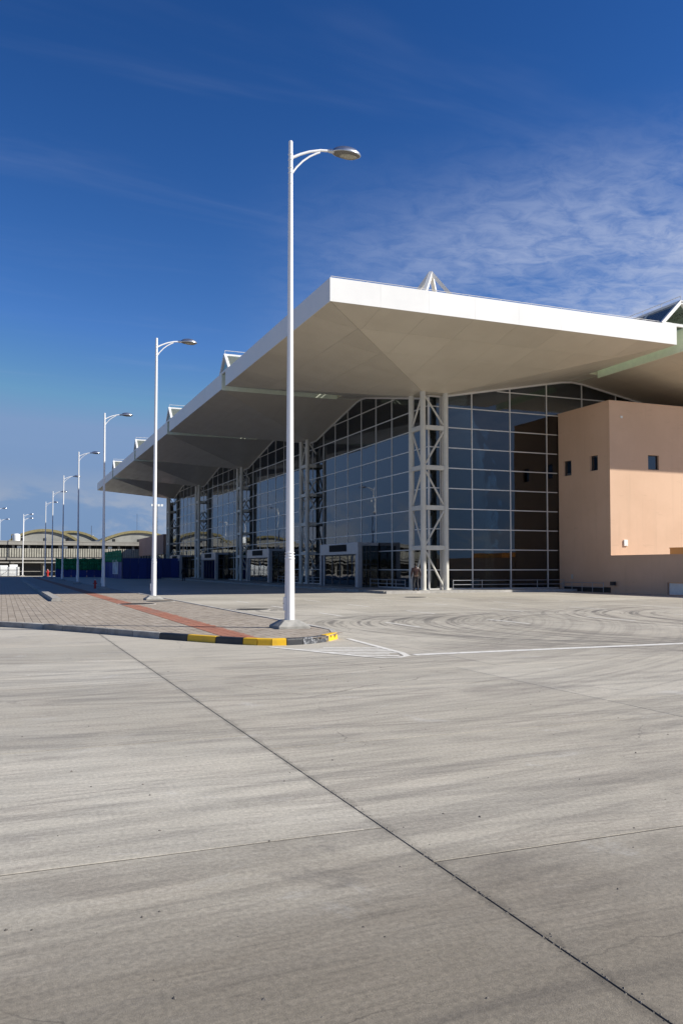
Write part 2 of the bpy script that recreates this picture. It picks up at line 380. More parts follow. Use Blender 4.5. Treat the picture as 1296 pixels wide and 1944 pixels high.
for i in range(len(xs)-1):
    off = 4.79 if xs[i] < 2.0 else (4.13 if xs[i] < 6.0 else 5.25)
    ys = sorted([off+3.08*k for k in range(-3, 6)])
    ys = [max(y0, ys[0])]+[y for y in ys[1:] if y < SPLIT-1.2]+[SPLIT]
    for a, b in zip(ys, ys[1:]):
        slab(max(x0, xs[i]), min(x1, xs[i+1]), a, b)
xs2 = [x0, -1.63, 2.2, 7.57]+[7.57+4.6*k for k in range(1, 7)]+[x1]
for a, b in zip(xs2, xs2[1:]):
    ys = [SPLIT+3.1*k for k in range(11)]; ys[-1] = y1
    for c, d_ in zip(ys, ys[1:]): slab(a, b, c, d_)

# little stones and chips lying on the slabs
pm = MB()
for k in range(90):
    dd = random.uniform(2.5, 14); lt = random.uniform(-.42, .42)*dd
    X_ = .928*lt+.373*dd; Y_ = -.373*lt+.928*dd; r = random.uniform(.004, .012)
    if X_ < 7 and Y_ > 15.5: continue
    vs = [(X_+r*math.cos(a)*random.uniform(.6, 1.3), Y_+r*math.sin(a)*random.uniform(.6, 1.3), 0) for a in (0, 1.2, 2.5, 3.8, 5)]
    pm.add(vs+[(X_, Y_, r*random.uniform(.5, 1))], [(0, 1, 5), (1, 2, 5), (2, 3, 5), (3, 4, 5), (4, 0, 5)])
tag(obj('loose_stones', pm, simple('stone_chip', (.10, .09, .08), .9, var=.5, scale=30)), 'tiny loose stones scattered over the concrete slabs', 'stones', kind='stuff')

# crumbled edge along the long joint
cm = MB()
for k in range(300):
    y = random.uniform(1.5, 9.5)*random.uniform(.5, 1); x = 2.2+random.choice((-1, 1))*abs(random.gauss(0, .018))+.012; r = random.uniform(.003, .010)
    vs = [(x+r*math.cos(a)*random.uniform(.6, 1.2), y+r*math.sin(a)*random.uniform(.8, 1.8), -.003) for a in (0, 1.2, 2.5, 3.8, 5)]
    cm.add(vs+[(x, y, r*random.uniform(.3, .6))], [(0, 1, 5), (1, 2, 5), (2, 3, 5), (3, 4, 5), (4, 0, 5)])
tag(obj('joint_crumbs', cm, simple('joint_crumb', (.16, .145, .125), .95, var=.4, scale=30)), 'crumbled concrete grit along the long slab joint', 'grit', kind='stuff')

# ------------------------------------------------------------------ sidewalk island
ZS = .13
KP = [(-6.6, 40.0), (-4.2, 32.8), (-2.0, 28.0), (-1.3, 26.75), (-.65, 25.7), (-.03, 24.74), (.52, 24.0), (1.0, 23.3), (1.45, 22.55), (1.92, 21.75), (2.38, 20.95), (2.84, 20.1), (3.3, 19.2), (3.77, 18.42), (4.22, 17.69), (4.66, 17.1), (4.9, 16.85), (5.16, 16.68), (5.47, 16.62), (5.85, 16.68), (6.2, 16.84), (6.55, 17.12), (7.05, 17.75), (7.36, 18.7), (7.42, 19.7)]
side = obj('sidewalk', MB().prism([(x, y, -.03) for x, y in [(p[0]+.06, p[1]+.06) for p in KP if p[0] < 7]+[(7.28, 18.9), (7.35, 150), (-9, 150)]], (0, 0, ZS-.012+.03)), SAND)
tag(side, 'block paved sidewalk island with a red strip', kind='structure')
def inside(pts, poly):
    x, y = pts[:, 0], pts[:, 1]; r = np.zeros(len(x), bool); n = len(poly)
    for i in range(n):
        (xa, ya), (xb, yb) = poly[i], poly[(i+1) % n]
        c = ((ya > y) != (yb > y)) & (x < (xb-xa)*(y-ya)/((yb-ya) or 1e-9)+xa); r ^= c
    return r
def pavers(name, x0, x1, y0, y1, w, h, poly, holes, mat):
    nx, ny = int((x1-x0)/w), int((y1-y0)/h)
    gx, gy = np.meshgrid(x0+w*(np.arange(nx)+.5), y0+h*(np.arange(ny)+.5)); c = np.stack([gx.ravel(), gy.ravel()], 1)
    k = inside(c, poly)
    for (a, b, e, f_) in holes: k &= ~((c[:, 0] > a) & (c[:, 0] < b) & (c[:, 1] > e) & (c[:, 1] < f_))
    c = c[k]; n = len(c); e = .0035; b = .006
    zt = ZS+rng.normal(0, .0012, n)
    V = np.zeros((n, 8, 3))
    for i, (sx_, sy_) in enumerate(((-1, -1), (1, -1), (1, 1), (-1, 1))):
        V[:, i, 0] = c[:, 0]+sx_*(w/2-e); V[:, i, 1] = c[:, 1]+sy_*(h/2-e); V[:, i, 2] = ZS-.012
        V[:, i+4, 0] = c[:, 0]+sx_*(w/2-b); V[:, i+4, 1] = c[:, 1]+sy_*(h/2-b); V[:, i+4, 2] = zt
    F = np.array([(4, 5, 6, 7), (0, 1, 5, 4), (1, 2, 6, 5), (2, 3, 7, 6), (3, 0, 4, 7)])
    Fa = (F[None]+8*np.arange(n)[:, None, None]).reshape(-1, 4)
    me = bpy.data.meshes.new(name); me.from_pydata(V.reshape(-1, 3).tolist(), [], Fa.tolist())
    at = me.attributes.new('tone', 'FLOAT', 'FACE'); at.data.foreach_set('value', np.repeat(rng.random(n), 5).astype('f4'))
    return tag(link(name, me, mat, side), kind='stuff')
poly = [(p[0]+.10, p[1]+.10) for p in KP]+[(7.27, 20), (7.27, 60), (-7, 60)]
poly = [p for p in poly if not (p[0] > 7.3)]
pavers('paver_field', -1.0, 7.3, 16.5, 50.0, .2, .1, poly, [(4.42, 5.06, 0, 200), (6.13, 6.97, 19.28, 20.12)], PAV)
pavers('red_paver_strip', 4.42, 5.07, 16.5, 50.0, .215, .1, poly, [], PAVRED)
fs_ = obj('far_paving', MB().box(-8.9, 7.27, 50.0, 149.9, ZS-.012, ZS), PAVSHEET, side)
obj('far_red_strip', MB().box(4.42, 5.06, 50.0, 149.9, ZS, ZS+.004), PAVRED, side)
def kerb_stone(p, q, np_, nq, mat, parent, zt=ZS+.012, label=None):
    p, q = Vector((*p, 0)), Vector((*q, 0)); t = (q-p).normalized()*.008
    a, b = p+t, q-t; vs = []
    prof = ((0, -.02), (.012, zt-.035), (.018, zt-.01), (.035, zt), (.15, zt), (.155, -.02))
    for P_, n_ in ((a, np_), (b, nq)):
        vs += [(P_.x+n_[0]*o, P_.y+n_[1]*o, z) for o, z in prof]
    k = len(prof)
    fs = [tuple(range(k)), tuple(range(2*k-1, k-1, -1))]+[(i, (i+1) % k, (i+1) % k+k, i+k) for i in range(k)]
    o = obj('kerb_stone', MB().add(vs, fs), mat, parent)
    if label: o['label'] = label
    return o
def normals(pts):
    out = []
    for i in range(len(pts)):
        a = Vector(pts[max(0, i-1)]); b = Vector(pts[min(len(pts)-1, i+1)]); t = (b-a).normalized(); out.append((-t.y, t.x))
    return out
KN = normals(KP)
for i in range(len(KP)-1):
    x = KP[i][0]
    m_ = KERB; lb = None
    if x >= 3.25:
        j = i-12
        m_ = [KBLK, KYEL, KBLK, KYEL, KYEL, KYEL, KBLK, KSIL, KSIL, KYEL, KERBLT, KERBLT][min(j, 11)]
        lb = {KBLK: 'black painted kerb stone', KYEL: 'yellow painted kerb stone', KSIL: 'worn shiny black kerb stone'}.get(m_)
    if i < 2: continue
    kerb_stone(KP[i], KP[i+1], KN[i], KN[i+1], m_, side, label=lb)
y = 19.7
while y < 49: kerb_stone((7.42, y), (7.42, y+1.0), (-1, 0), (-1, 0), KERBLT, side); y += 1.0
km = MB()
while y < 150: km.box(7.27, 7.42, y+.004, y+.996, -.02, ZS+.012); y += 1.0
tag(obj('far_kerb_run', km, KERBLT, side), kind='stuff')
# raised kerb further back, in the left part of the island
ck = tag(obj('inner_kerb', MB().box(2.0, 2.5, 38.5, 39.0, ZS-.01, ZS+.001), SAND), 'low dark kerb running back along the left of the sidewalk', kind='structure')
for k in range(62):
    yy = 39.0+k*1.0
    obj('kerb_stone', MB().prism([(2.02, yy+.004, ZS), (2.06, yy+.004, ZS+.15), (2.42, yy+.004, ZS+.15), (2.47, yy+.004, ZS)], (0, .992, 0)), KERB, ck)
# ------------------------------------------------------------------ road markings
def marking(name, polys, mat, label):
    mb = MB()
    for p in polys: mb.add([(x, y, .004) for x, y in p], [tuple(range(len(p)))])
    return tag(obj(name, mb, mat), label, kind='structure')
def strip(a, b, w):
    a, b = Vector(a), Vector(b); n = (b-a).normalized(); n = Vector((-n.y, n.x))*w/2
    return [a-n, b-n, b+n, a+n]
marking('road_line', [strip((7.05, 13.95), (40, 13.8), .22)], ROADW, 'long white line painted across the lane')
nd = 0
for X_, rows in ((10.45, (20.3, 25.9, 31.6, 37.3)), (14.0, (20.4, 26.1, 31.8, 37.5)), (17.75, (20.4, 26.3, 32.0, 37.6)), (21.5, (20.5, 26.3, 32.0, 37.7)), (25.2, (26.3, 32.0, 37.6)), (28.9, (32.0, 37.6))):
    for yy in rows:
        if yy > 43: continue
        marking('lane_dash', [strip((X_, yy), (X_+.02, yy+2.3), .12)], ROADW2, 'faded white dash on the concrete lane')
Lw = [(5.02, 16.40), (6.10, 13.95)]; Up = [(7.25, 17.65), (6.98, 14.35)]
line = [Lw[0], Lw[1], (6.28, 13.70), (6.58, 13.62), (6.84, 13.82), Up[1], Up[0]]
hp = []
for k in range(6):
    t = .10+k*.16
    a = Vector(Lw[0]).lerp(Vector(Lw[1]), t); dirn = Vector((.928, -.373)); 
    u0, u1 = Vector(Up[0]), Vector(Up[1]); e = u1-u0; M_ = dirn.x*(-e.y)+dirn.y*e.x
    dlt = u0-a; s = (dlt.x*(-e.y)+dlt.y*e.x)/M_; tt = (dirn.x*dlt.y-dirn.y*dlt.x)/M_
    if tt > 1.0: s = max(.3, (6.9-a.x)/dirn.x*.8)
    st = a
    if k == 0: st = a+dirn*.9
    hp.append(strip(st, a+dirn*s, .15))
ht = marking('hatch_marking', hp, ROADW2, 'white hatched triangle ahead of the painted kerb')
lp, nn = [], normals(line)
for p, n_ in zip(line, nn): lp += [(p[0]-n_[0]*.065, p[1]-n_[1]*.065, .0065), (p[0]+n_[0]*.065, p[1]+n_[1]*.065, .0065)]
obj('outline', MB().add(lp, [(2*k, 2*k+1, 2*k+3, 2*k+2) for k in range(len(line)-1)]), ROADW2, ht)
def manhole(x, y, z, label, r=.38):
    mb = MB().lathe([(r+.06, 0), (r+.06, .006), (r, .006)], (0, 0, 0), 32)
    t = thing('manhole_cover', label, 'manhole', (x, y, z), 'round manhole covers')
    obj('rim', MB().lathe([(r+.07, 0), (r+.07, .008)], (0, 0, 0), 32), KERBLT, t)
    mb = MB().lathe([(r, .008), (r, .013)], (0, 0, 0), 32)
    for k in range(-4, 5):
        hw = math.sqrt(max(0, (r*.85)**2-(k*.07)**2)); mb.box(-hw, hw, k*.07-.018, k*.07+.018, .0135, .018)
    obj('cover', mb, IRON, t)
manhole(8.95, 31.4, 0, 'round iron manhole cover on the concrete right of the kerb', .62)
manhole(5.1, 34.9, ZS, 'round iron manhole cover beside the red paving strip', .7)
manhole(6.45, 37.4, ZS, 'round iron manhole cover near the second lamp footing', .6)
manhole(20.8, 41.0, 0, 'round iron manhole cover in front of the corner column tower', .6)

# ------------------------------------------------------------------ terminal
CX, CY = 26.1, 49.5                 # glass corner = centre of the corner tower
SX, SY, PX, PY = 22.2, 21.3, 23.1, 22.4
ZF0, ZF1, ZAP = 14.93, 16.13, 13.08 # fascia bottom / top, soffit at the towers
NB = 5
term = thing('terminal_building', 'glass walled terminal with a deep flat white canopy on column towers', 'building', (CX, CY, 0))
TO = (-CX, -CY, 0)                  # parts are modelled in world coordinates
def tpart(name, mb, mat, smooth=False, bevel=0.0): return obj(name, mb, mat, term, TO, smooth, bevel)

# roof modules -----------------------------------------------------
AP = .95
def clip(poly, f):
    out = []
    for i in range(len(poly)):
        a, b = poly[i], poly[(i+1) % len(poly)]; fa, fb = f(a), f(b)
        if fa >= 0: out.append(a)
        if (fa >= 0) != (fb >= 0):
            t = fa/(fa-fb); out.append((a[0]+(b[0]-a[0])*t, a[1]+(b[1]-a[1])*t))
    return out
def soffit_cells(hx, hy):
    """panels of an inverted pyramid in plan, with the height of each corner"""
    cells = []
    for axis in (0, 1):
        ha, hb = (hx, hy) if axis == 0 else (hy, hx)      # a along the edge, b towards the edge
        for sgn in (-1, 1):
            na, nb = 8, 4
            for i in range(na):
                for j in range(nb):
                    a0, a1 = -ha+2*ha*i/na, -ha+2*ha*(i+1)/na
                    b0, b1 = AP+(hb-AP)*j/nb, AP+(hb-AP)*(j+1)/nb
                    e = .005
                    pl_ = [(a0+e, b0+e), (a1-e, b0+e), (a1-e, b1-e), (a0+e, b1-e)]
                    lim = lambda p, s: AP+(ha-AP)*(p[1]-AP)/(hb-AP)-s*p[0]-.012
                    pl_ = clip(clip(pl_, lambda p: lim(p, 1)), lambda p: lim(p, -1))
                    if len(pl_) < 3: continue
                    ar = abs(sum(pl_[k][0]*pl_[(k+1) % len(pl_)][1]-pl_[(k+1) % len(pl_)][0]*pl_[k][1] for k in range(len(pl_))))/2
                    if ar < .02: continue
                    pts = []
                    for a, b in pl_:
                        z = ZAP+(ZF0-ZAP)*(b-AP)/(hb-AP)
                        pts.append((a, sgn*b, z) if axis == 0 else (sgn*b, a, z))
                    cells.append(pts)
    return cells
hx, hy = SX/2, SY/2
CELLS = soffit_cells(hx-.02, hy-.02)
cellmesh = [MB().prism(c, (0, 0, .02)).mesh('soffit_panel') for c in CELLS]
allc = MB()
for c in CELLS: allc.prism(c, (0, 0, .02))
allcmesh = allc.mesh('soffit_panels')
def body_mesh():
    mb = MB(); i = .035; zb = .03
    o = [(-hx+i, -hy+i), (hx-i, -hy+i), (hx-i, hy-i), (-hx+i, hy-i)]; q = [(-AP, -AP), (AP, -AP), (AP, AP), (-AP, AP)]
    vs = [(x, y, ZF0+zb) for x, y in o]+[(x, y, ZAP+zb) for x, y in q]+[(x, y, ZF1-.02) for x, y in o]
    fs = [(4, 5, 6, 7), (8, 9, 10, 11)]+[(k, (k+1) % 4, 4+(k+1) % 4, 4+k) for k in range(4)]+[(k, (k+1) % 4, 8+(k+1) % 4, 8+k) for k in range(4)]
    return mb.add(vs, fs).mesh('roof_canopy')
bodym = body_mesh()
PWX, PWY = SX/8, SY/8
fpx = MB().box(.003, PWX-.003, 0, .03, ZF0, ZF1).mesh('fascia_panel')
fpy = MB().box(0, .03, .003, PWY-.003, ZF0, ZF1).mesh('fascia_panel')
plain_x = MB().box(-hx, hx, 0, .03, ZF0, ZF1).mesh('fascia_band'); plain_y = MB().box(0, .03, -hy+.03, hy-.03, ZF0, ZF1).mesh('fascia_band')
mods = {}
for i in range(2):
    for j in range(NB):
        c = (CX+PX*i, CY+PY*j, 0)
        ro = link('roof_canopy', bodym, SOFF, term, (c[0]-CX, c[1]-CY, 0)); mods[i, j] = ro
        if j == 0 :
            for m_ in cellmesh: link('soffit_panel', m_, SOFF, ro)
        else: tag(link('soffit_panels', allcmesh, SOFF, ro), kind='stuff')
        if j == 0:
            for k in range(8): link('fascia_panel', fpx, FASC, ro, (-hx+PWX*k, -hy, 0))
        else: link('fascia_band', plain_x, GRN, ro, (0, -hy, 0))
        link('fascia_band', plain_x, FASC if j == NB-1 else GRN, ro, (0, hy-.03, 0))
        if i == 0:
            for k in range(8): link('fascia_panel', fpy, FASC, ro, (-hx, -hy+PWY*k+(.03 if k == 0 else 0), 0)).scale = (1, (PWY-.03)/PWY if k in (0, 7) else 1, 1)
        else: link('fascia_band', plain_y, GRN, ro, (-hx, 0, 0))
        link('fascia_band', plain_y, GRN, ro, (hx-.03, 0, 0))
# thin safety rail along the front edges of the roof
for i in range(2):
    rm = MB(); xa, xb = CX-hx+PX*i+.15, CX+hx+PX*i-.15; ya = CY-hy+.25
    rm.tube([(xa, ya, ZF1+.16), (xb, ya, ZF1+.16)], .014, 6)
    for k in range(12):
        xx = xa+(xb-xa)*k/11; rm.tube([(xx, ya, ZF1-.03), (xx, ya, ZF1+.17)], .014, 6)
    tpart('edge_rail', rm, MULL)
# gap covers and skylights between the modules
GW = PY-SY
def skylight(p0, p1, half, rise):
    """triangular glazed ridge from p0 to p1 (plan points), seated on the roof"""
    p0, p1 = Vector((*p0, ZF1)), Vector((*p1, ZF1)); t = (p1-p0).normalized(); n = Vector((-t.y, t.x, 0))
    fr = MB(); Ln = (p1-p0).length
    for q in (p0, p1, p0.lerp(p1, .33), p0.lerp(p1, .66)):
        top = q+Vector((0, 0, rise))
        w = .20 if q in (p0, p1) else .1
        fr.bar(q-n*half, top, w); fr.bar(q+n*half, top, w); fr.bar(q-n*half, q+n*half, w*.8)
    fr.bar(p0+Vector((0, 0, rise)), p1+Vector((0, 0, rise)), .14); fr.bar(p0-n*half, p1-n*half, .12); fr.bar(p0+n*half, p1+n*half, .12)
    o = tpart('skylight', fr, FASC)
    for sg in (-1, 1):
        for k in range(3):
            a, b = p0+t*(Ln*k/3+.04), p0+t*(Ln*(k+1)/3-.04)
            up = Vector((0, 0, rise))
            nn = (n*sg*rise+Vector((0, 0, half))).normalized()*.012
            obj('pane', MB().prism([a+n*sg*half*.97, b+n*sg*half*.97, b+up*.95+n*sg*half*.05, a+up*.95+n*sg*half*.05], nn), SGLASS, o)
    rl = MB(); h = Vector((0, 0, rise+.32)); rl.tube([p0+h, p1+h], .02, 6)
    for k in range(6):
        q = p0.lerp(p1, k/5); rl.tube([q+Vector((0, 0, rise)), q+h], .018, 6)
    obj('rail', rl, MULL, o)
OPEN = 9.2
for j in range(NB-1):
    yg = CY+hy+PY*j+GW/2
    skylight((CX-hx+.1, yg), (CX-hx+OPEN, yg), 1.25, 1.25)
    tpart('gap_cover', MB().box(CX-hx+OPEN+.1, CX+PX+hx, yg-GW/2+.004, yg+GW/2-.004, ZF0+.02, ZF1-.1), SOFF)
    bm_ = MB()
    for k in range(7):
        xx = CX-hx+.9+k*1.25; bm_.box(xx, xx+.14, yg-GW/2+.004, yg+GW/2-.004, ZF1-.35, ZF1-.12)
    tpart('gap_purlins', bm_, GRN)
xg = CX+hx+(PX-SX)/2; gw = PX-SX
skylight((xg, CY-hy+.1), (xg, CY-hy+8.2), 1.5, 1.5)
tpart('gap_cover', MB().box(xg-gw/2+.004, xg+gw/2-.004, CY-hy+8.3, CY+PY*(NB-1)+hy, ZF0+.025, ZF1-.11), SOFF)
for j in range(NB-1):
    yb = CY+hy+PY*j+GW
    tpart('gutter_beam', MB().box(CX-hx+.02, CX-hx+OPEN, yb-.09, yb-.006, ZF0-.10, ZF1-.13), GRN)
tpart('gutter_beam', MB().box(xg+gw/2-.10, xg+gw/2-.006, CY-hy+.03, CY-hy+8.25, ZF0-.22, ZF1-.13), GRN)
# four legged white pyramid standing on the roof above the corner tower
pyr = MB(); ap = Vector((CX+.25, CY, 21.35))
for dx, dy in ((-1, -1), (1, -1), (1, 1), (-1, 1)):
    pyr.bar(Vector((CX+.25+dx*3.0, CY+dy*3.0, ZF1-.05)), ap, .24)
tpart('roof_pyramid', pyr, FASC)

# column towers ----------------------------------------------------
TW = .83
LEV = [2.9+2.62*k for k in range(4)]
def tower(cx, cy, cols, sides, name='column_tower'):
    base = MB()
    for (a, b) in cols: base.lathe([(.30, .14), (.30, .17), (.27, .175)], (cx+a*TW, cy+b*TW, 0), 16)
    t = tpart(name, base, STEEL)
    for (a, b) in cols:
        m_ = MB(); x, y = cx+a*TW, cy+b*TW; zt = ZAP+.05
        prof = [(.185, .17)]
        for z in LEV: prof += [(.185, z-.19), (.198, z-.185), (.198, z-.165), (.186, z-.16), (.186, z+.16), (.198, z+.165), (.198, z+.185), (.185, z+.19)]
        prof.append((.185, zt)); m_.lathe(prof, (x, y, 0), 20)
        obj('column', m_, STEEL, t, smooth=True)
    for s, (p, q) in enumerate(sides):
        pa, pb = Vector((cx+p[0]*TW, cy+p[1]*TW, 0)), Vector((cx+q[0]*TW, cy+q[1]*TW, 0)); dr = (pb-pa).normalized()*.17
        zs = [.25]+LEV+[ZAP-.05]
        for k, z in enumerate(LEV):
            obj('ring_beam', MB().bar(pa+dr+Vector((0, 0, z)), pb-dr+Vector((0, 0, z)), .2, .29), STEEL, t)
        for k in range(len(zs)-1):
            lo, hi = zs[k]+(.2 if k else .05), zs[k+1]-.2
            a, b = (pb, pa) if k % 2 == 0 else (pa, pb)
            obj('brace', MB().tube([a+(dr if a is pa else -dr)*.9+Vector((0, 0, lo)), b+(dr if b is pa else -dr)*.9+Vector((0, 0, hi))], .065, 10), STEEL, t, smooth=True)
    return t
A_, B_, C_, D_ = (-1, -1), (1, -1), (-1, 1), (1, 1)
tower(CX, CY, (A_, B_, C_), ((A_, B_), (A_, C_)))
for j in range(1, NB):
    tower(CX, CY+PY*j, (A_, C_, B_, D_) if j < 4 else (A_, C_, B_, D_), ((A_, C_), (A_, B_), (C_, D_)))
for j in range(1, 4): tower(CX+PX, CY+PY*j, (A_, B_, C_, D_), ((A_, B_), (A_, C_)), 'inner_column_tower')
tower(CX+7, CY+3.5, (A_, B_), ((A_, B_),), 'inner_column_tower')

# curtain walls ----------------------------------------------------
ROWS = [.20, 1.46]+[1.46+1.363*k for k in range(1, 11)]
MW = .075
def ztop_along(s, P_, h):            # soffit height on the tower centre line, s metres from a tower centre
    s = abs((s+P_/2) % P_-P_/2)
    return ZAP+(ZF0-ZAP)*max(0, min(1, (s-AP)/(h-AP)))-.10
def wall_bay(name, start, s0, s1, cols, axis, fixed, P_, h, parts, zmin=0.0, skip=None):
    """a bay of glass; cols are positions along the wall; fixed is the plane; start is a tower centre"""
    zt = lambda s: ztop_along(s-start, P_, h)
    def pt(s, z, dp=0): return (fixed+dp, s, z) if axis == 'y' else (s, fixed+dp, z)
    fr = MB(); n = 24; ss = [s0+(s1-s0)*k/n for k in range(n+1)]
    for a, b in zip(ss, ss[1:]): fr.bar(pt(a, zt(a)+.05), pt(b, zt(b)+.05), .14, .12)
    t = tpart(name, fr, MULL)
    obj('sill', MB().bar(pt(s0, .19), pt(min(s1, 36.3) if axis == 'x' else s1, .19), .14, .10), MULL, t)
    for s in cols:
        if skip and skip(s): z0 = zmin
        else: z0 = .15
        obj('mullion', MB().bar(pt(s, max(z0, .24)), pt(s, zt(s)), .09 if axis == 'y' else MW, MW if axis == 'y' else .09), MULL, t)
    for z in ROWS[1:]:
        ok = [s0+(s1-s0)*k/200 for k in range(201) if zt(s0+(s1-s0)*k/200) > z+.04]
        if not ok: continue
        a, b = ok[0], ok[-1]
        if skip: 
            if z < zmin: b = min(b, skip.__defaults__[0])
            if b <= a: continue
        obj('transom', MB().bar(pt(a, z), pt(b, z), .085, .065), MULL, t)
    edges = sorted(set([s0]+list(cols)+[s1])); rest = MB(); cache = {}
    for a, b in zip(edges, edges[1:]):
        if b-a < .15: continue
        for z0, z1 in zip(ROWS, ROWS[1:]+[ROWS[-1]+1.4]):
            if skip and skip(a+.1) and z1 < zmin: continue
            aa, bb = a+.035, b-.035; k = 8; zb, zc = z0+.03, z1-.03
            top = [(bb+(aa-bb)*q/k, max(zb, min(zc, zt(bb+(aa-bb)*q/k)-.02))) for q in range(k+1)]
            if max(p[1] for p in top)-zb < .12: continue
            full = min(p[1] for p in top) >= zc-1e-6
            if full: poly_ = [(aa, zb), (bb, zb), (bb, zc), (aa, zc)]
            else: poly_ = [(aa, zb), (bb, zb)]+[p for p in top if p[1] > zb+.001]
            if len(poly_) < 3: continue
            off = (.02, 0, 0) if axis == 'y' else (0, .02, 0)
            if not parts: rest.prism([pt(s, z, -.01) for s, z in poly_], off); continue
            if full:
                key = (round(bb-aa, 3), round(zc-zb, 3))
                if key not in cache: cache[key] = MB().prism([(-.01, s-aa, z-zb) if axis == 'y' else (s-aa, -.01, z-zb) for s, z in poly_], off).mesh('pane')
                link('pane', cache[key], GLASS, t, pt(aa, zb)).rotation_euler = (random.gauss(0, .0010), random.gauss(0, .0010), random.gauss(0, .0012))
            else: obj('pane', MB().prism([pt(s, z, -.01) for s, z in poly_], off), GLASS, t)
    if not parts: tag(obj('pane_field', rest, GLASS, t), kind='stuff')
    return t
for j in range(4):
    c0 = CY+PY*j
    cols = [c0+PY*k/8 for k in range(8)]
    wall_bay('glass_wall', c0, c0, c0+PY, cols, 'y', CX, PY, hy, j < 3)
BXX = 36.4                            # left face of the orange block
fcols = [CX+.04, CX+.86, CX+1.42]+[29.4+3.03*k for k in range(7)]
wall_bay('front_glass_wall', CX, CX, CX+PX, fcols, 'x', CY, PX, hx, True, 12.2, lambda s, lim=BXX-.1: s > lim-.5)
tpart('clad_pier', MB().box(CX+.90, CX+1.38, CY-.16, CY+.3, .15, ZAP), CLAD)
pj = MB()
for k in range(1, 5): pj.box(CX+.895, CX+1.385, CY-.166, CY+.2, .15+2.62*k-.02, .15+2.62*k)
tpart('pier_joints', pj, DARKM)
# inside of the hall
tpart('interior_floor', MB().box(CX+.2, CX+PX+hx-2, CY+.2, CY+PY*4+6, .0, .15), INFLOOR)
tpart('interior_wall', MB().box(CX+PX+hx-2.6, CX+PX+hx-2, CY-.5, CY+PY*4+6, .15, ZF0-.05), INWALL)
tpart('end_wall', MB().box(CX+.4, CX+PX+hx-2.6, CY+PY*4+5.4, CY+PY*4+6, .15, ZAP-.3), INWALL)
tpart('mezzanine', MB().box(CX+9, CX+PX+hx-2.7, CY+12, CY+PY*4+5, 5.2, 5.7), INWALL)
# platform
plat = obj('terminal_platform', MB().prism([(22.0, 47.45, -.05), (BXX-.02, 47.45, -.05), (BXX-.02, 49.4, -.05), (CX+.19, 49.4, -.05), (CX+.19, 148, -.05), (22.0, 148, -.05)], (0, 0, .2)), PLAT)
tag(plat, 'raised pale pavement along the foot of the glass walls', kind='structure')
for k in range(26):
    obj('kerb_stone', MB().box(21.88, 21.995, 47.45+k*1.0+.004, 47.45+k*1.0+.996, -.05, .157), KERB, plat)
tag(obj('far_kerb_run', MB().box(21.88, 21.995, 73.46, 148, -.05, .157), KERB, plat), kind='stuff')
for k in range(14):
    obj('kerb_stone', MB().box(22.0+k*1.02+.004, 22.0+k*1.02+1.016, 47.33, 47.447, -.05, .157), KERBLT, plat)

# entrance portals -------------------------------------------------
def portal(y0):
    y1 = y0+8.0; x0, x1 = 24.35, CX-.06; z0, zt, zh = .15, 3.5, 2.62
    fr = MB()
    fr.box(x0, x0+.35, y0, y1, zh, zt); fr.box(x0+.35, x1, y0+.02, y1-.02, zt-.25, zt-.02)
    fr.box(x0-.003, x0+.35, y0, y0+.26, z0, zh-.003); fr.box(x0-.003, x0+.35, y1-.26, y1, z0, zh-.003)
    fr.box(x0+.1, x0+.3, y0+.55, y0+.75, z0, zh-.003); fr.box(x0+.1, x0+.3, y1-.75, y1-.55, z0, zh-.003)
    t = tpart('entrance_portal', fr, PORTAL, bevel=.012)
    s = obj('sign_panel', MB().box(x0-.05, x0-.004, (y0+y1)/2-1.75, (y0+y1)/2+1.75, 2.86, 3.38), SIGNB, t)
    tx = MB(); yy = (y0+y1)/2+1.45; rr = random.Random(3)
    for row, (za, hh) in enumerate(((3.17, .10), (2.98, .07))):
        yy = (y0+y1)/2+1.3
        while yy > (y0+y1)/2-1.2:
            w = rr.uniform(.05, .12); tx.box(x0-.054, x0-.0505, yy-w, yy, za, za+hh*rr.uniform(.7, 1)); yy -= w+.035
    for k in range(4):
        a = y0+.78+(6.44)*k/4; b = y0+.78+(6.44)*(k+1)/4
        dl = MB(); 
        for (p, q) in ((a+.01, a+.07), (b-.07, b-.01)): dl.box(x0+.16, x0+.21, p, q, z0+.02, zh-.02)
        dl.box(x0+.16, x0+.21, a+.07, b-.07, z0+.02, z0+.12); dl.box(x0+.16, x0+.21, a+.07, b-.07, zh-.1, zh-.02)
        o = obj('door_leaf', dl, DARKM, t)
        obj('pane', MB().box(x0+.178, x0+.19, a+.07, b-.07, z0+.12, zh-.1), DGLASS, o)
    for yy in (y0+.06, y1-.1):
        sf = MB()
        for xx in (x0+.36, (x0+x1)/2+.15, x1-.07): sf.box(xx, xx+.06, yy-.03, yy+.03, z0, zt-.26)
        sf.box(x0+.42, x1-.08, yy-.028, yy+.028, 1.85, 1.9)
        o = obj('side_screen', sf, DARKM, t)
        for xa, xb in ((x0+.43, (x0+x1)/2+.145), ((x0+x1)/2+.215, x1-.075)):
            obj('pane', MB().box(xa, xb, yy-.008, yy+.008, z0+.02, 1.845), DGLASS, o)
            obj('pane', MB().box(xa, xb, yy-.008, yy+.008, 1.905, zt-.27), DGLASS, o)
for j in range(4): portal(CY+PY*j+7.85)

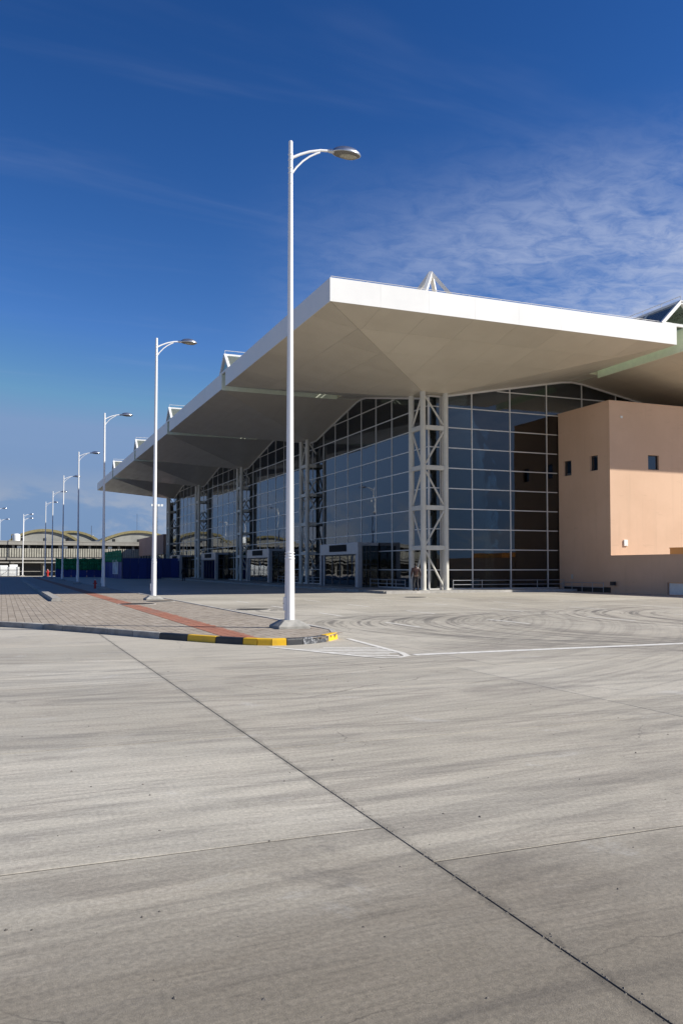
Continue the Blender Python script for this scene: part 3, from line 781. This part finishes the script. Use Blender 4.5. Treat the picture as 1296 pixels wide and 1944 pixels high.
# railings ---------------------------------------------------------
def railing(pts, label, z0=.15, step=2.2):
    t = thing('railing', label, 'railing', (*pts[0], z0), 'low steel railings at the foot of the terminal')
    a, b = Vector((0, 0, 0)), Vector((pts[1][0]-pts[0][0], pts[1][1]-pts[0][1], 0)); Ln = (b-a).length
    for z in (.62, .34): obj('rail', MB().tube([a+Vector((0, 0, z)), b+Vector((0, 0, z))], .022, 8), PORTAL, t, smooth=True)
    n = max(2, round(Ln/step)+1)
    for k in range(n):
        p = a.lerp(b, k/(n-1)); obj('post', MB().tube([p, p+Vector((0, 0, .66))], .022, 8), PORTAL, t, smooth=True)
railing(((CX+1.4, 48.75), (BXX-.15, 48.75)), 'long low railing in front of the front glass wall')
railing(((BXX-.55, 44.1), (BXX-.55, 48.4)), 'low railing along the shaded side of the orange block', z0=.0, step=1.1)
railing(((25.2, 51.2), (25.2, 57.0)), 'low railing between the corner tower and the first entrance', step=1.6)
railing(((25.2, 66.0), (25.2, 70.8)), 'low railing past the first entrance from the corner', step=1.6)
railing(((25.2, 73.5), (25.2, 79.4)), 'low railing before the second entrance from the corner', step=1.6)

# ------------------------------------------------------------------ orange block
ob = thing('orange_block', 'tall orange plastered block with small square windows under the canopy', 'building', (BXX, 44.0, 0))
OO = (-BXX, -44.0, 0)
def win_wall():
    mb = MB(); ZT = 12.45; YE, XE = 49.42, 58.0
    def face(u0, u1, z0, z1, holes, f):
        us = sorted({u0, u1, *[h[0] for h in holes], *[h[1] for h in holes]}); zs = sorted({z0, z1, *[h[2] for h in holes], *[h[3] for h in holes]})
        for a, b in zip(us, us[1:]):
            for c, e in zip(zs, zs[1:]):
                if any(a >= h[0]-1e-6 and b <= h[1]+1e-6 and c >= h[2]-1e-6 and e <= h[3]+1e-6 for h in holes): continue
                mb.add([f(a, c), f(b, c), f(b, e), f(a, e)], [(0, 1, 2, 3)])
        for h in holes:
            for (p, q) in (((h[0], h[2]), (h[1], h[2])), ((h[1], h[2]), (h[1], h[3])), ((h[1], h[3]), (h[0], h[3])), ((h[0], h[3]), (h[0], h[2]))):
                mb.add([f(*p), f(*q), f(*q, .3), f(*p, .3)], [(0, 1, 2, 3)])
    LH = [(47.98, 48.86, 8.0, 9.05), (45.19, 45.98, 8.06, 9.07)]; FH = [(39.53, 40.45, 8.1, 9.07), (44.5, 45.4, 8.1, 9.07)]
    face(44.0, YE, 0, ZT, LH, lambda u, z, d=0: (BXX+d, u, z))
    face(BXX, XE, 0, ZT, FH, lambda u, z, d=0: (u, 44.0+d, z))
    mb.add([(BXX, 44, ZT), (XE, 44, ZT), (XE, YE, ZT), (BXX, YE, ZT)], [(0, 1, 2, 3)])
    mb.add([(BXX, YE, 0), (XE, YE, 0), (XE, YE, ZT), (BXX, YE, ZT)], [(0, 1, 2, 3)])
    mb.add([(XE, 44, 0), (XE, YE, 0), (XE, YE, ZT), (XE, 44, ZT)], [(0, 1, 2, 3)])
    return mb, LH, FH
mb, LH, FH = win_wall()
wall = obj('wall', mb, ORANGE, ob, OO)
bm = bmesh.new(); bm.from_mesh(wall.data); bmesh.ops.remove_doubles(bm, verts=bm.verts, dist=.0005); bm.to_mesh(wall.data); bm.free()
for (a, b, c, e) in LH:
    f_ = MB()
    for r in ((a, a+.06, c, e), (b-.06, b, c, e), (a+.06, b-.06, c, c+.06), (a+.06, b-.06, e-.06, e)): f_.box(BXX+.14, BXX+.2, r[0], r[1], r[2], r[3])
    o = obj('window', f_, DARKM, ob, OO); obj('pane', MB().box(BXX+.165, BXX+.175, a+.06, b-.06, c+.06, e-.06), WGLASS, o)
for (a, b, c, e) in FH:
    f_ = MB()
    for r in ((a, a+.06, c, e), (b-.06, b, c, e), (a+.06, b-.06, c, c+.06), (a+.06, b-.06, e-.06, e)): f_.box(r[0], r[1], 44.14, 44.2, r[2], r[3])
    o = obj('window', f_, DARKM, ob, OO); obj('pane', MB().box(a+.06, b-.06, 44.165, 44.175, c+.06, e-.06), WGLASS, o)
obj('coping', MB().box(BXX-.03, 58, 43.97, 49.44, 12.452, 12.50), ORANGE, ob, OO)
obj('vent_cover', MB().box(37.28, 37.44, 43.95, 43.997, 11.38, 11.52), WHITEC, ob, OO)
obj('switch_box', MB().box(37.42, 37.72, 43.92, 43.997, 3.02, 3.42), WHITEC, ob, OO, bevel=.01)
obj('plinth', MB().box(BXX-.025, BXX-.002, 44.02, 48.9, 0.0, .34), PLINTH, ob, OO)
obj('vent_cover', MB().box(BXX-.03, BXX-.003, 47.9, 48.1, .85, 1.15), CLAD, ob, OO)
# low wall running towards the road
lw = thing('low_wall', 'low orange plastered wall in shade with a small floodlight', 'wall', (BXX-.05, 44.0, 0)); LO = (-(BXX-.05), -44.0, 0)
lm = MB(); xa, xb = BXX-.05, BXX+.25
lm.box(xa, xb, 39.05, 43.99, 0, 2.34); lm.box(xa, xb, 31, 37.0, 0, 2.34); lm.box(xa, xb, 37.0, 39.05, .72, 2.34)
obj('wall', lm, ORANGE, lw, LO)
obj('coping', MB().box(xa-.04, xb+.04, 31, 43.99, 2.343, 2.40), ORANGE, lw, LO)
obj('hatch_door', MB().box(xa+.14, xa+.18, 37.05, 39.0, .02, .70), WHITEC, lw, LO)
cl_ = MB().tube([(xa-.02, 43.5, .66), (xa-.16, 43.5, .62)], .03, 8).box(xa-.36, xa-.12, 43.36, 43.64, .48, .72)
obj('floodlight', cl_, DARKM, lw, LO, bevel=.02)
ow = thing('ochre_wall', 'short ochre wall standing behind the low orange wall', 'wall', (37.7, 40.2, 0))
obj('wall', MB().box(0, 2.6, -4.5, 0, 0, 2.78), OCHRE, ow); obj('coping', MB().box(-.03, 2.63, -4.5, .03, 2.782, 2.83), OCHRE, ow)

# ------------------------------------------------------------------ street lamps
def make_lamp(label):
    t = thing('street_lamp', label, 'street lamp', (0, 0, 0), 'white street lamps along the sidewalk')
    f = .40; q = .19
    vs = [(-f, -f, -.02), (f, -f, -.02), (f, f, -.02), (-f, f, -.02), (-f, -f, .06), (f, -f, .06), (f, f, .06), (-f, f, .06), (-q, -q, .2), (q, -q, .2), (q, q, .2), (-q, q, .2)]
    fs = [(0, 1, 2, 3), (8, 9, 10, 11)]+[(k, (k+1) % 4, 4+(k+1) % 4, 4+k) for k in range(4)]+[(4+k, 4+(k+1) % 4, 8+(k+1) % 4, 8+k) for k in range(4)]
    obj('footing', MB().add(vs, fs), FOOT, t, bevel=.012)
    HT = 12.15
    prof = [(0, 0, .19, .122), (0, 0, 1.72, .112), (0, 0, 1.78, .098), (0, 0, 11.0, .057), (0, 0, HT-.02, .052), (0, 0, HT, .046)]
    obj('pole', MB().tube([p[:3] for p in prof], [p[3] for p in prof], 12), LWHITE, t, smooth=False)
    for z, r in ((1.70, .124), (1.77, .121), (1.84, .118), (HT-.34, .062), (HT-.48, .062), (HT-.68, .064), (HT-.81, .064), (HT-1.08, .063)):
        obj('collar', MB().lathe([(r-.02, z-.014), (r, z-.010), (r, z+.010), (r-.02, z+.014)], (0, 0, 0), 20), LWHITE, t, smooth=True)
    da = MB().box(-.155, -.085, -.045, .045, .42, .75); o = obj('access_door', da, LWHITE, t, bevel=.01)
    obj('lock', MB().tube([(-.165, 0, .6), (-.15, 0, .6)], .015, 8), DARKM, o)
    arm = [(.03, 0, HT-.42), (.25, 0, HT-.29), (.5, 0, HT-.175), (.8, 0, HT-.085), (1.08, 0, HT-.05)]
    obj('arm', MB().tube(arm, [.036, .034, .033, .032, .032], 12), LWHITE, t, smooth=True)
    br = [(.03, 0, HT-.82), (.16, 0, HT-.63), (.32, 0, HT-.45), (.5, 0, HT-.30), (.68, 0, HT-.19), (.78, 0, HT-.14)]
    obj('arm_brace', MB().tube(br, .024, 10), LWHITE, t, smooth=True)
    hm = MB(); n = 12; m_ = 24; vs = []
    prof = [(0.0, .165), (.3, .16), (.55, .14), (.75, .105), (.9, .06), (.985, .015), (1.0, -.012), (.97, -.03), (.8, -.055), (.5, -.075), (0.0, -.08)]
    c = (1.50, 0, HT-.04)
    hm.lathe([(max(r, .002)*.40, z) for r, z in prof[:8]], c, 28, 1.0, .55)
    hd = obj('lamp_head', hm, SILVER, t, smooth=True)
    obj('lower_shell', MB().lathe([(max(r, .002)*.40, z) for r, z in ((.985, -.02),)+tuple(prof[8:])], c, 28, 1.0, .55), LOWSH, hd, smooth=True)
    obj('lens', MB().lathe([(.24, -.072), (.22, -.085), (.12, -.092), (.01, -.094)], (1.56, 0, HT-.04), 24, 1.0, .6), LENS, hd, smooth=True)
    obj('coupling', MB().tube([(1.0, 0, HT-.06), (1.04, 0, HT-.056), (1.05, 0, HT-.055), (1.15, 0, HT-.045)], [.046, .046, .054, .054], 12), SILVER, t, smooth=True)
    return t
LAB = ['tall white street lamp nearest, on the nose of the sidewalk by the yellow kerb', 'second white street lamp from the yellow kerb, at the edge of the shade', 'third white street lamp from the yellow kerb, by the red hydrant', 'fourth white street lamp back along the sidewalk', 'fifth white street lamp back along the sidewalk', 'sixth white street lamp back along the sidewalk', 'seventh white street lamp back, last of the close row', 'far white street lamp left of the row, above the white container end', 'far white street lamp just behind the one by the white container', 'far white street lamp cut by the left picture edge', 'far street lamp whose head alone pokes in at the left edge']
LP = [(6.55, 19.7), (6.47, 39.2), (6.45, 59.8), (6.45, 80.8), (6.45, 102.2), (6.45, 123.8), (6.45, 144.0), (3.75, 176.0), (4.15, 190.0), (-.55, 196.0), (-1.2, 160.5)]
lamp = make_lamp(LAB[0])
for i, (x, y) in enumerate(LP):
    o = lamp if i == 0 else copy_tree(lamp)
    o.location = (x, y, ZS if y < 150 else 0); o['label'] = LAB[i]
    if i: o.rotation_euler = (random.gauss(0, .0025), random.gauss(0, .0025), random.gauss(0, .05))

# ------------------------------------------------------------------ hydrants
def hydrant(x, y, z, s, label):
    t = thing('fire_hydrant', label, 'hydrant', (x, y, z), 'red hydrants'); 
    obj('barrel', MB().lathe([(.13*s, 0), (.13*s, .04*s), (.085*s, .05*s), (.085*s, .5*s), (.11*s, .52*s), (.11*s, .57*s), (.07*s, .66*s), (.03*s, .72*s)], (0, 0, 0), 16), RED, t, smooth=True)
    for sg in (-1, 1): obj('nozzle', MB().tube([(sg*.06*s, 0, .42*s), (sg*.17*s, 0, .42*s)], .05*s, 10), RED, t, smooth=True)
    obj('cap_nut', MB().lathe([(.03*s, .72*s), (.03*s, .78*s)], (0, 0, 0), 6), WHITEC, t)
hydrant(6.15, 62.2, ZS, .85, 'small red hydrant on the sidewalk in the shade left of the third lamp')
hydrant(8.0, 168.0, 0, 1.75, 'tall red hydrant far off beside the blue hoarding')

# ------------------------------------------------------------------ far side: hoarding, container, old terminal
def hoarding(name, a, b, z1, label, net=None, n=4):
    a, b = Vector((*a, 0)), Vector((*b, 0)); t = thing(name, label, 'hoarding', a[:], 'blue hoardings'); dv = b-a; nrm = Vector((-dv.y, dv.x, 0)).normalized()
    cnt = max(2, round(dv.length/1.2))
    for k in range(cnt):
        p, q = dv*(k/cnt)+dv.normalized()*.012, dv*((k+1)/cnt)-dv.normalized()*.012; o_ = nrm*(.012 if k % 2 else -.012)
        obj('panel', MB().prism([p+o_, q+o_, q+o_+Vector((0, 0, z1)), p+o_+Vector((0, 0, z1))], nrm*.05), BLUE, t)
    for k in range(0, cnt+1, 3):
        p = dv*(k/cnt)+nrm*.12; obj('post', MB().tube([p, p+Vector((0, 0, z1+(net or 0)))], .035, 6), WHITEC if k == 0 else DARKM, t)
    if net:
        m_ = MB(); K = 26; vs = []; rr = random.Random(5)
        for i in range(K+1):
            for j in range(4):
                p = dv*(i/K)+nrm*(.10*math.sin(i*1.7+j)+rr.uniform(-.05, .05)-.1); z = z1-.35+(net+.35)*j/3-(.12*abs(math.sin(i*.6)) if j == 3 else 0)-(rr.uniform(0, .25) if j == 0 else 0)
                vs.append(p+Vector((0, 0, z)))
        for i in range(K):
            for j in range(3): m_.add([vs[i*4+j], vs[i*4+4+j], vs[i*4+5+j], vs[i*4+1+j]], [(0, 1, 2, 3)])
        o = obj('netting', m_, NET, t, smooth=True); sd = o.modifiers.new('solid', 'SOLIDIFY'); sd.thickness = .02
    return t
hoarding('blue_hoarding', (8.5, 152.0), (16.2, 152.0), 1.75, 'far blue hoarding topped with green netting behind the lamps', 1.55)
hb = hoarding('blue_hoarding', (16.2, 151.5), (16.2, 126.0), 3.0, 'nearer blue hoarding side with a pale poster and green netting', 1.3)
hoarding('blue_hoarding', (16.25, 126.0), (25.6, 126.0), 3.0, 'dark blue hoarding across the end of the glass wall')
po = MB().box(-.075, -.05, -21.3, -15.3, .75, 2.75); obj('poster', po, GLAZE, hb)
pf = MB()
for (a, b, c, e) in ((-21.5, -21.3, .65, 2.85), (-15.3, -15.1, .65, 2.85), (-21.3, -15.3, .65, .75), (-21.3, -15.3, 2.75, 2.85)): pf.box(-.08, -.045, a, b, c, e)
obj('poster_frame', pf, WHITEC, hb)
ct = thing('white_container', 'low white tank wrapped in a dark bar frame at the left edge', 'container', (-2.3, 167.0, 0))
obj('body', MB().box(-6, 5.3, 0, 3, .12, 1.75), WHITEC, ct, bevel=.05)
obj('lid', MB().box(-1, 3.3, .3, 2.6, 1.76, 2.05), WHITEC, ct, bevel=.05); obj('hatch', MB().box(3.6, 5.0, .6, 2.4, 1.76, 2.2), WHITEC, ct, bevel=.05)
for k in range(8): obj('frame_bar', MB().bar((-5.5+1.5*k, -.1, 0), (-5.5+1.5*k, -.1, 2.0), .06), DARKM, ct)
for z in (.08, .65, 1.25): obj('frame_rail', MB().bar((-6, -.16, z), (5.3, -.16, z), .05), DARKM, ct)
for k in range(3): obj('frame_brace', MB().bar((-4+3*k, -.2, .1), (-2.5+3*k, -.2, 1.25), .04), DARKM, ct)

old = thing('old_terminal', 'weathered two storey concrete terminal with ribbed balcony band', 'building', (8, 178, 0)); XO = (-8, -178, 0)
xa, xb, yf = -75.0, 44.0, 178.0
obj('wall', MB().box(xa, xb, yf+2.2, yf+16, 0, 6.9), OLDC, old, XO)
obj('roof_slab', MB().box(xa-.3, xb+.3, yf-.2, yf+16.3, 6.15, 6.85), OLDC, old, XO)
obj('floor_slab', MB().box(xa, xb, yf-.1, yf+2.19, 3.15, 3.70), OLDC, old, XO)
obj('canopy_slab', MB().box(xa, xb, yf-.5, yf+2.19, 2.55, 2.80), OLDC, old, XO)
ribs = MB(); x = xa
while x < xb:
    ribs.box(x, x+.30, yf-.25, yf+.02, 3.75, 5.45); x += .46
tag(obj('rib_band', ribs, OLDRIB, old, XO), kind='stuff')
obj('balcony_wall', MB().box(xa, xb, yf+.03, yf+.2, 3.72, 5.40), OLDC, old, XO)
for k in range(-26, 15):
    xx = 2.0+k*2.9
    obj('upper_pier', MB().box(xx-.22, xx+.22, yf+.3, yf+.7, 3.72, 6.14), OLDC, old, XO)
    o = obj('window_strip', MB().box(xx+.24, xx+2.64, yf+1.2, yf+1.26, 3.72, 6.14), OLDDK, old, XO)
    obj('mullion', MB().box(xx+1.4, xx+1.48, yf+1.14, yf+1.2, 3.72, 6.14), OLDC, o)
    if k % 2 == 0:
        obj('column', MB().box(xx-.2, xx+.2, yf-.1, yf+.3, 0, 2.54), OLDC, old, XO)
        obj('shop_window', MB().box(xx+.3, xx+5.2, yf+1.6, yf+1.66, .1, 2.5), OLDDK, old, XO)
    if k % 3 == 0:
        obj('cooling_unit', MB().box(xx+.7, xx+1.5, yf+.35, yf+.65, 5.45, 5.98), WHITEC, old, XO)
obj('stone_band', MB().box(xa, xb, yf-.24, yf-.21, 6.75, 6.95), OLDC, old, XO)
obj('rail', MB().box(xa, xb, yf+.2, yf+.26, .85, .95), OLDC, old, XO)
def vault(cx, hw, yf, dep, zb, rise, label, wallm=VWALL):
    t = thing('vaulted_hall', label, 'building', (cx, yf, 0), 'vaulted halls behind the old terminal'); n = 24
    Rr = (hw*hw+rise*rise)/(2*rise); zc = zb+rise-Rr
    arc = lambda h, r=0: [((Rr+r)*math.sin(a), zc+(Rr+r)*math.cos(a)) for a in [(-1+2*k/n)*math.asin(h/(Rr+r)) for k in range(n+1)]]
    A1 = arc(hw)
    obj('wall', MB().prism([(x, 0, z) for x, z in A1]+[(hw, 0, 0), (-hw, 0, 0)], (0, dep, 0)), wallm, t)
    A0, A2 = arc(hw+.15, -.42), arc(hw+.4, .12)
    m_ = MB()
    for (p, q, r, s) in zip(A0, A0[1:], A2[1:], A2): m_.prism([(p[0], -.4, p[1]), (q[0], -.4, q[1]), (r[0], -.4, r[1]), (s[0], -.4, s[1])], (0, .38, 0))
    obj('rim', m_, OLIVE, t)
    A3, A4 = arc(hw+.3, .02), arc(hw+.3, .1); m_ = MB()
    for (p, q, r, s) in zip(A3, A3[1:], A4[1:], A4): m_.prism([(p[0], -.015, p[1]), (q[0], -.015, q[1]), (r[0], -.015, r[1]), (s[0], -.015, s[1])], (0, dep, 0))
    obj('roof', m_, ROOFG, t)
    for sg in (-.62, 0, .62): obj('vent', MB().box(sg*hw-.3, sg*hw+.3, -.06, -.005, 7.55, 8.15), OLDDK, t)
vault(8.7, 7.6, 197, 26, 7.3, 2.75, 'vaulted hall with olive arched rim, left one behind the street lamps')
vault(29.0, 8.9, 197, 26, 7.3, 2.75, 'vaulted hall with olive arched rim, right one behind the nearer lamps')
vault(16.5, 8.5, 226, 26, 7.0, 4.0, 'grey roofed vaulted hall set back between the two front halls')
vault(-10.0, 8.0, 205, 26, 7.3, 2.3, 'vaulted hall mostly cut off by the left picture edge')
tk = thing('roof_tank', 'white cylindrical tank on the old terminal roof', 'tank', (2.6, 181, 6.86))
obj('shell', MB().lathe([(.72, 0), (.72, 1.35), (.6, 1.5), (.2, 1.6)], (0, 0, 0), 20), WHITEC, tk, smooth=True); obj('pipe', MB().tube([(-.9, 0, 0), (-.9, 0, 1.4), (-.5, 0, 1.5)], .1, 8), OLIVE, tk)
da = thing('antenna_mast', 'thin roof mast carrying a small round white dish', 'antenna', (17.9, 190, 6.86))
obj('pole', MB().tube([(0, 0, 0), (0, 0, 3.9)], .05, 6), DARKM, da); obj('dish', MB().lathe([(.02, -.1), (.28, 0), (.3, .05), (.28, .04)], (.25, -.1, 1.75), 16), WHITEC, da)
da2 = thing('roof_aerial', 'slim aerial rising above the right vaulted hall', 'antenna', (29.8, 205, 9.9))
obj('pole', MB().tube([(0, 0, 0), (0, 0, 4.6)], .035, 6), DARKM, da2); obj('base', MB().lathe([(.25, -.1), (.05, .5)], (0, 0, 0), 8), DARKM, da2)
fm = thing('floodlight_mast', 'distant lattice floodlight mast behind the second lamp', 'mast', (36.2, 215, 0))
obj('mast', MB().tube([(0, 0, 0), (0, 0, 17.6)], [.16, .09], 8), DARKM, fm)
for z in (11.2, 12.2, 13.2, 14.2): obj('step_ring', MB().lathe([(.2, z), (.2, z+.12)], (0, 0, 0), 8), DARKM, fm)
obj('crossarm', MB().bar((-1.6, 0, 17.5), (1.6, 0, 17.5), .12), PORTAL, fm)
for k in range(4): obj('floodlight', MB().box(-1.5+.8*k, -1.0+.8*k, -.35, -.06, 17.15, 17.7), WHITEC, fm)

# pink low wing beyond the canopy
pk = thing('pink_wing', 'low pinkish wing beyond the far end of the canopy', 'building', (CX, 148, 0)); KO = (-CX, -148, 0)
obj('wall', MB().box(CX, CX+14, 148.3, 176.5, 4.0, 7.5), PINK, pk, KO); obj('glazing_core', MB().box(CX+.35, CX+14, 148.4, 176.4, 0, 3.99), OLDDK, pk, KO)
for k in range(9):
    yy = 148.4+k*3.45; obj('mullion', MB().box(CX+.1, CX+.2, yy, yy+.12, 0, 3.98), MULL, pk, KO)
    if k < 8:
        for (c, e) in ((.1, 1.3), (1.38, 2.6), (2.68, 3.9)): obj('pane', MB().box(CX+.14, CX+.16, yy+.14, yy+3.43, c, e), WGLASS, pk, KO)

# hills round the back and left of the place, seen only mirrored in the glass
hm = MB(); rr = random.Random(11); n = 90; vs = []
for k in range(n+1):
    a = R(150+ (400-150)*k/n)      # clockwise from +Y is not needed here: plain angle in the plane
    r = 900; h = 26+22*math.sin(k*.31)+12*math.sin(k*.83+1)+rr.uniform(-3, 3)
    for (q, z) in ((r, -2), (r+160, max(8, h)), (r+420, -2)): vs.append((q*math.cos(a), q*math.sin(a), z))
for k in range(n):
    for j in range(2): hm.add([vs[k*3+j], vs[k*3+3+j], vs[k*3+4+j], vs[k*3+1+j]], [(0, 1, 2, 3)])
tag(obj('hills', hm, HILL, smooth=True), 'low scrubby hills around the airport', kind='structure')

# ------------------------------------------------------------------ people
SKIN = simple('skin', (.10, .06, .04), .55); HAIR = simple('hair', (.012, .010, .009), .7)
LEATHER = simple('brown_leather', (.035, .013, .010), .38, var=.35, scale=14); TROU = simple('dark_trousers', (.018, .018, .022), .8, var=.2, scale=10); SHOE = simple('black_shoe', (.012, .012, .012), .4); SHIRT = simple('pale_shirt', (.35, .31, .28), .8)
def skin_mesh(name, verts, edges, mat, parent, sub=2):
    me = bpy.data.meshes.new(name); bm = bmesh.new(); lay = bm.verts.layers.skin.verify()
    vs = []
    for i, (co, r) in enumerate(verts):
        v = bm.verts.new(co); rr_ = r if isinstance(r, tuple) else (r, r); v[lay].radius = rr_; v[lay].use_root = (i == 0); vs.append(v)
    for a, b in edges: bm.edges.new((vs[a], vs[b]))
    bm.to_mesh(me); bm.free()
    o = link(name, me, mat, parent); sk = o.modifiers.new('skin', 'SKIN'); sk.use_smooth_shade = True
    s = o.modifiers.new('sub', 'SUBSURF'); s.levels = sub; s.render_levels = sub
    return o
def person(loc, rz, label, jacket, trousers):
    t = thing('person', label, 'person', loc); t.rotation_euler = (0, 0, rz)     # faces local +Y
    # pelvis, spine, neck, head, legs (mid stride), arms
    V = [((0, 0, .95), (.14, .10)), ((0, .01, 1.15), (.135, .095)), ((0, .01, 1.36), (.165, .105)), ((0, .0, 1.47), (.07, .065)), ((0, .01, 1.54), .055), ((0, .025, 1.60), (.078, .088)), ((0, .02, 1.69), (.076, .088)),
         ((-.10, .0, .88), .09), ((-.11, .07, .50), .062), ((-.11, -.02, .09), .042), ((-.12, .12, .04), .036),
         ((.10, .0, .88), .09), ((.11, .05, .50), .062), ((.11, -.14, .11), .042), ((.12, -.01, .04), .036),
         ((-.20, .0, 1.40), .062), ((-.27, -.03, 1.14), .048), ((-.28, .06, .90), .034), ((-.28, .08, .83), (.036, .018)),
         ((.20, .0, 1.40), .062), ((.28, -.05, 1.14), .048), ((.30, .0, .90), .034), ((.30, .02, .83), (.036, .018))]
    E_ = [(0, 1), (1, 2), (2, 3), (3, 4), (4, 5), (5, 6), (0, 7), (7, 8), (8, 9), (9, 10), (0, 11), (11, 12), (12, 13), (13, 14), (2, 15), (15, 16), (16, 17), (17, 18), (2, 19), (19, 20), (20, 21), (21, 22)]
    body = skin_mesh('body', V, E_, SKIN, t)
    for sg, hx_, hy_ in ((-1, -.28, .08), (1, .30, .02)):
        fm_ = MB()
        for k, (dy, ln) in enumerate(((-.027, .062), (-.009, .075), (.009, .08), (.027, .072))):
            b = Vector((hx_, hy_+dy, .815)); fm_.tube([b, b+Vector((-sg*.004, .006, -ln*.5)), b+Vector((-sg*.018, .012, -ln))], [.010, .009, .007], 6)
        b = Vector((hx_-sg*.012, hy_+.035, .855)); fm_.tube([b, b+Vector((-sg*.012, .022, -.03)), b+Vector((-sg*.02, .026, -.06))], [.012, .010, .008], 6)
        obj('fingers', fm_, SKIN, body, smooth=True)
    ear = MB()
    for sg in (-1, 1): ear.lathe([(.005, -.03), (.016, -.02), (.018, .01), (.006, .03)], (sg*.082, .015, 1.635), 8)
    ear.tube([(0, .108, 1.665), (0, .128, 1.625), (0, .108, 1.615)], [.008, .016, .012], 6)
    obj('ears_and_nose', ear, SKIN, body, smooth=True)
    hr = MB().lathe([(.093, -.055), (.103, -.01), (.10, .04), (.078, .085), (.03, .108), (.003, .112)], (0, .002, 1.66), 16, .92, 1.05); obj('hair', hr, HAIR, t, smooth=True)
    J = [((0, 0, .90), (.175, .125)), ((0, .01, 1.15), (.17, .12)), ((0, .01, 1.37), (.195, .128)), ((0, .0, 1.475), (.085, .08)),
         ((-.21, .0, 1.40), .08), ((-.275, -.03, 1.14), .066), ((-.285, .055, .905), .052), ((.21, .0, 1.40), .08), ((.285, -.05, 1.14), .066), ((.305, -.005, .905), .052)]
    obj_j = skin_mesh('jacket', J, [(0, 1), (1, 2), (2, 3), (2, 4), (4, 5), (5, 6), (2, 7), (7, 8), (8, 9)], jacket, t)
    obj('collar', MB().lathe([(.075, 0), (.088, .03), (.08, .055), (.068, .05)], (0, .0, 1.475), 14), jacket, obj_j, smooth=True)
    T = [((0, 0, .96), (.155, .115)), ((-.10, .0, .85), .108), ((-.11, .07, .50), .080), ((-.11, -.02, .10), .062), ((.10, .0, .85), .108), ((.11, .05, .50), .080), ((.11, -.14, .12), .062)]
    skin_mesh('trousers', T, [(0, 1), (1, 2), (2, 3), (0, 4), (4, 5), (5, 6)], trousers, t)
    for x_, y_, z_ in ((-.115, .03, .0), (.115, -.10, .0)):
        sm = MB(); sm.lathe([(.055, 0), (.058, .03), (.05, .07), (.03, .10), (.004, .105)], (x_, y_, z_), 14, 1.0, 2.3); obj('shoe', sm, SHOE, t, smooth=True)
    return t
person((24.4, 48.05, .15), R(-12), 'person in a brown leather jacket walking away beside the corner columns', LEATHER, TROU)
person((20.6, 103.0, 0), R(30), 'dark clothed person far off in the shade near the entrances', TROU, TROU)
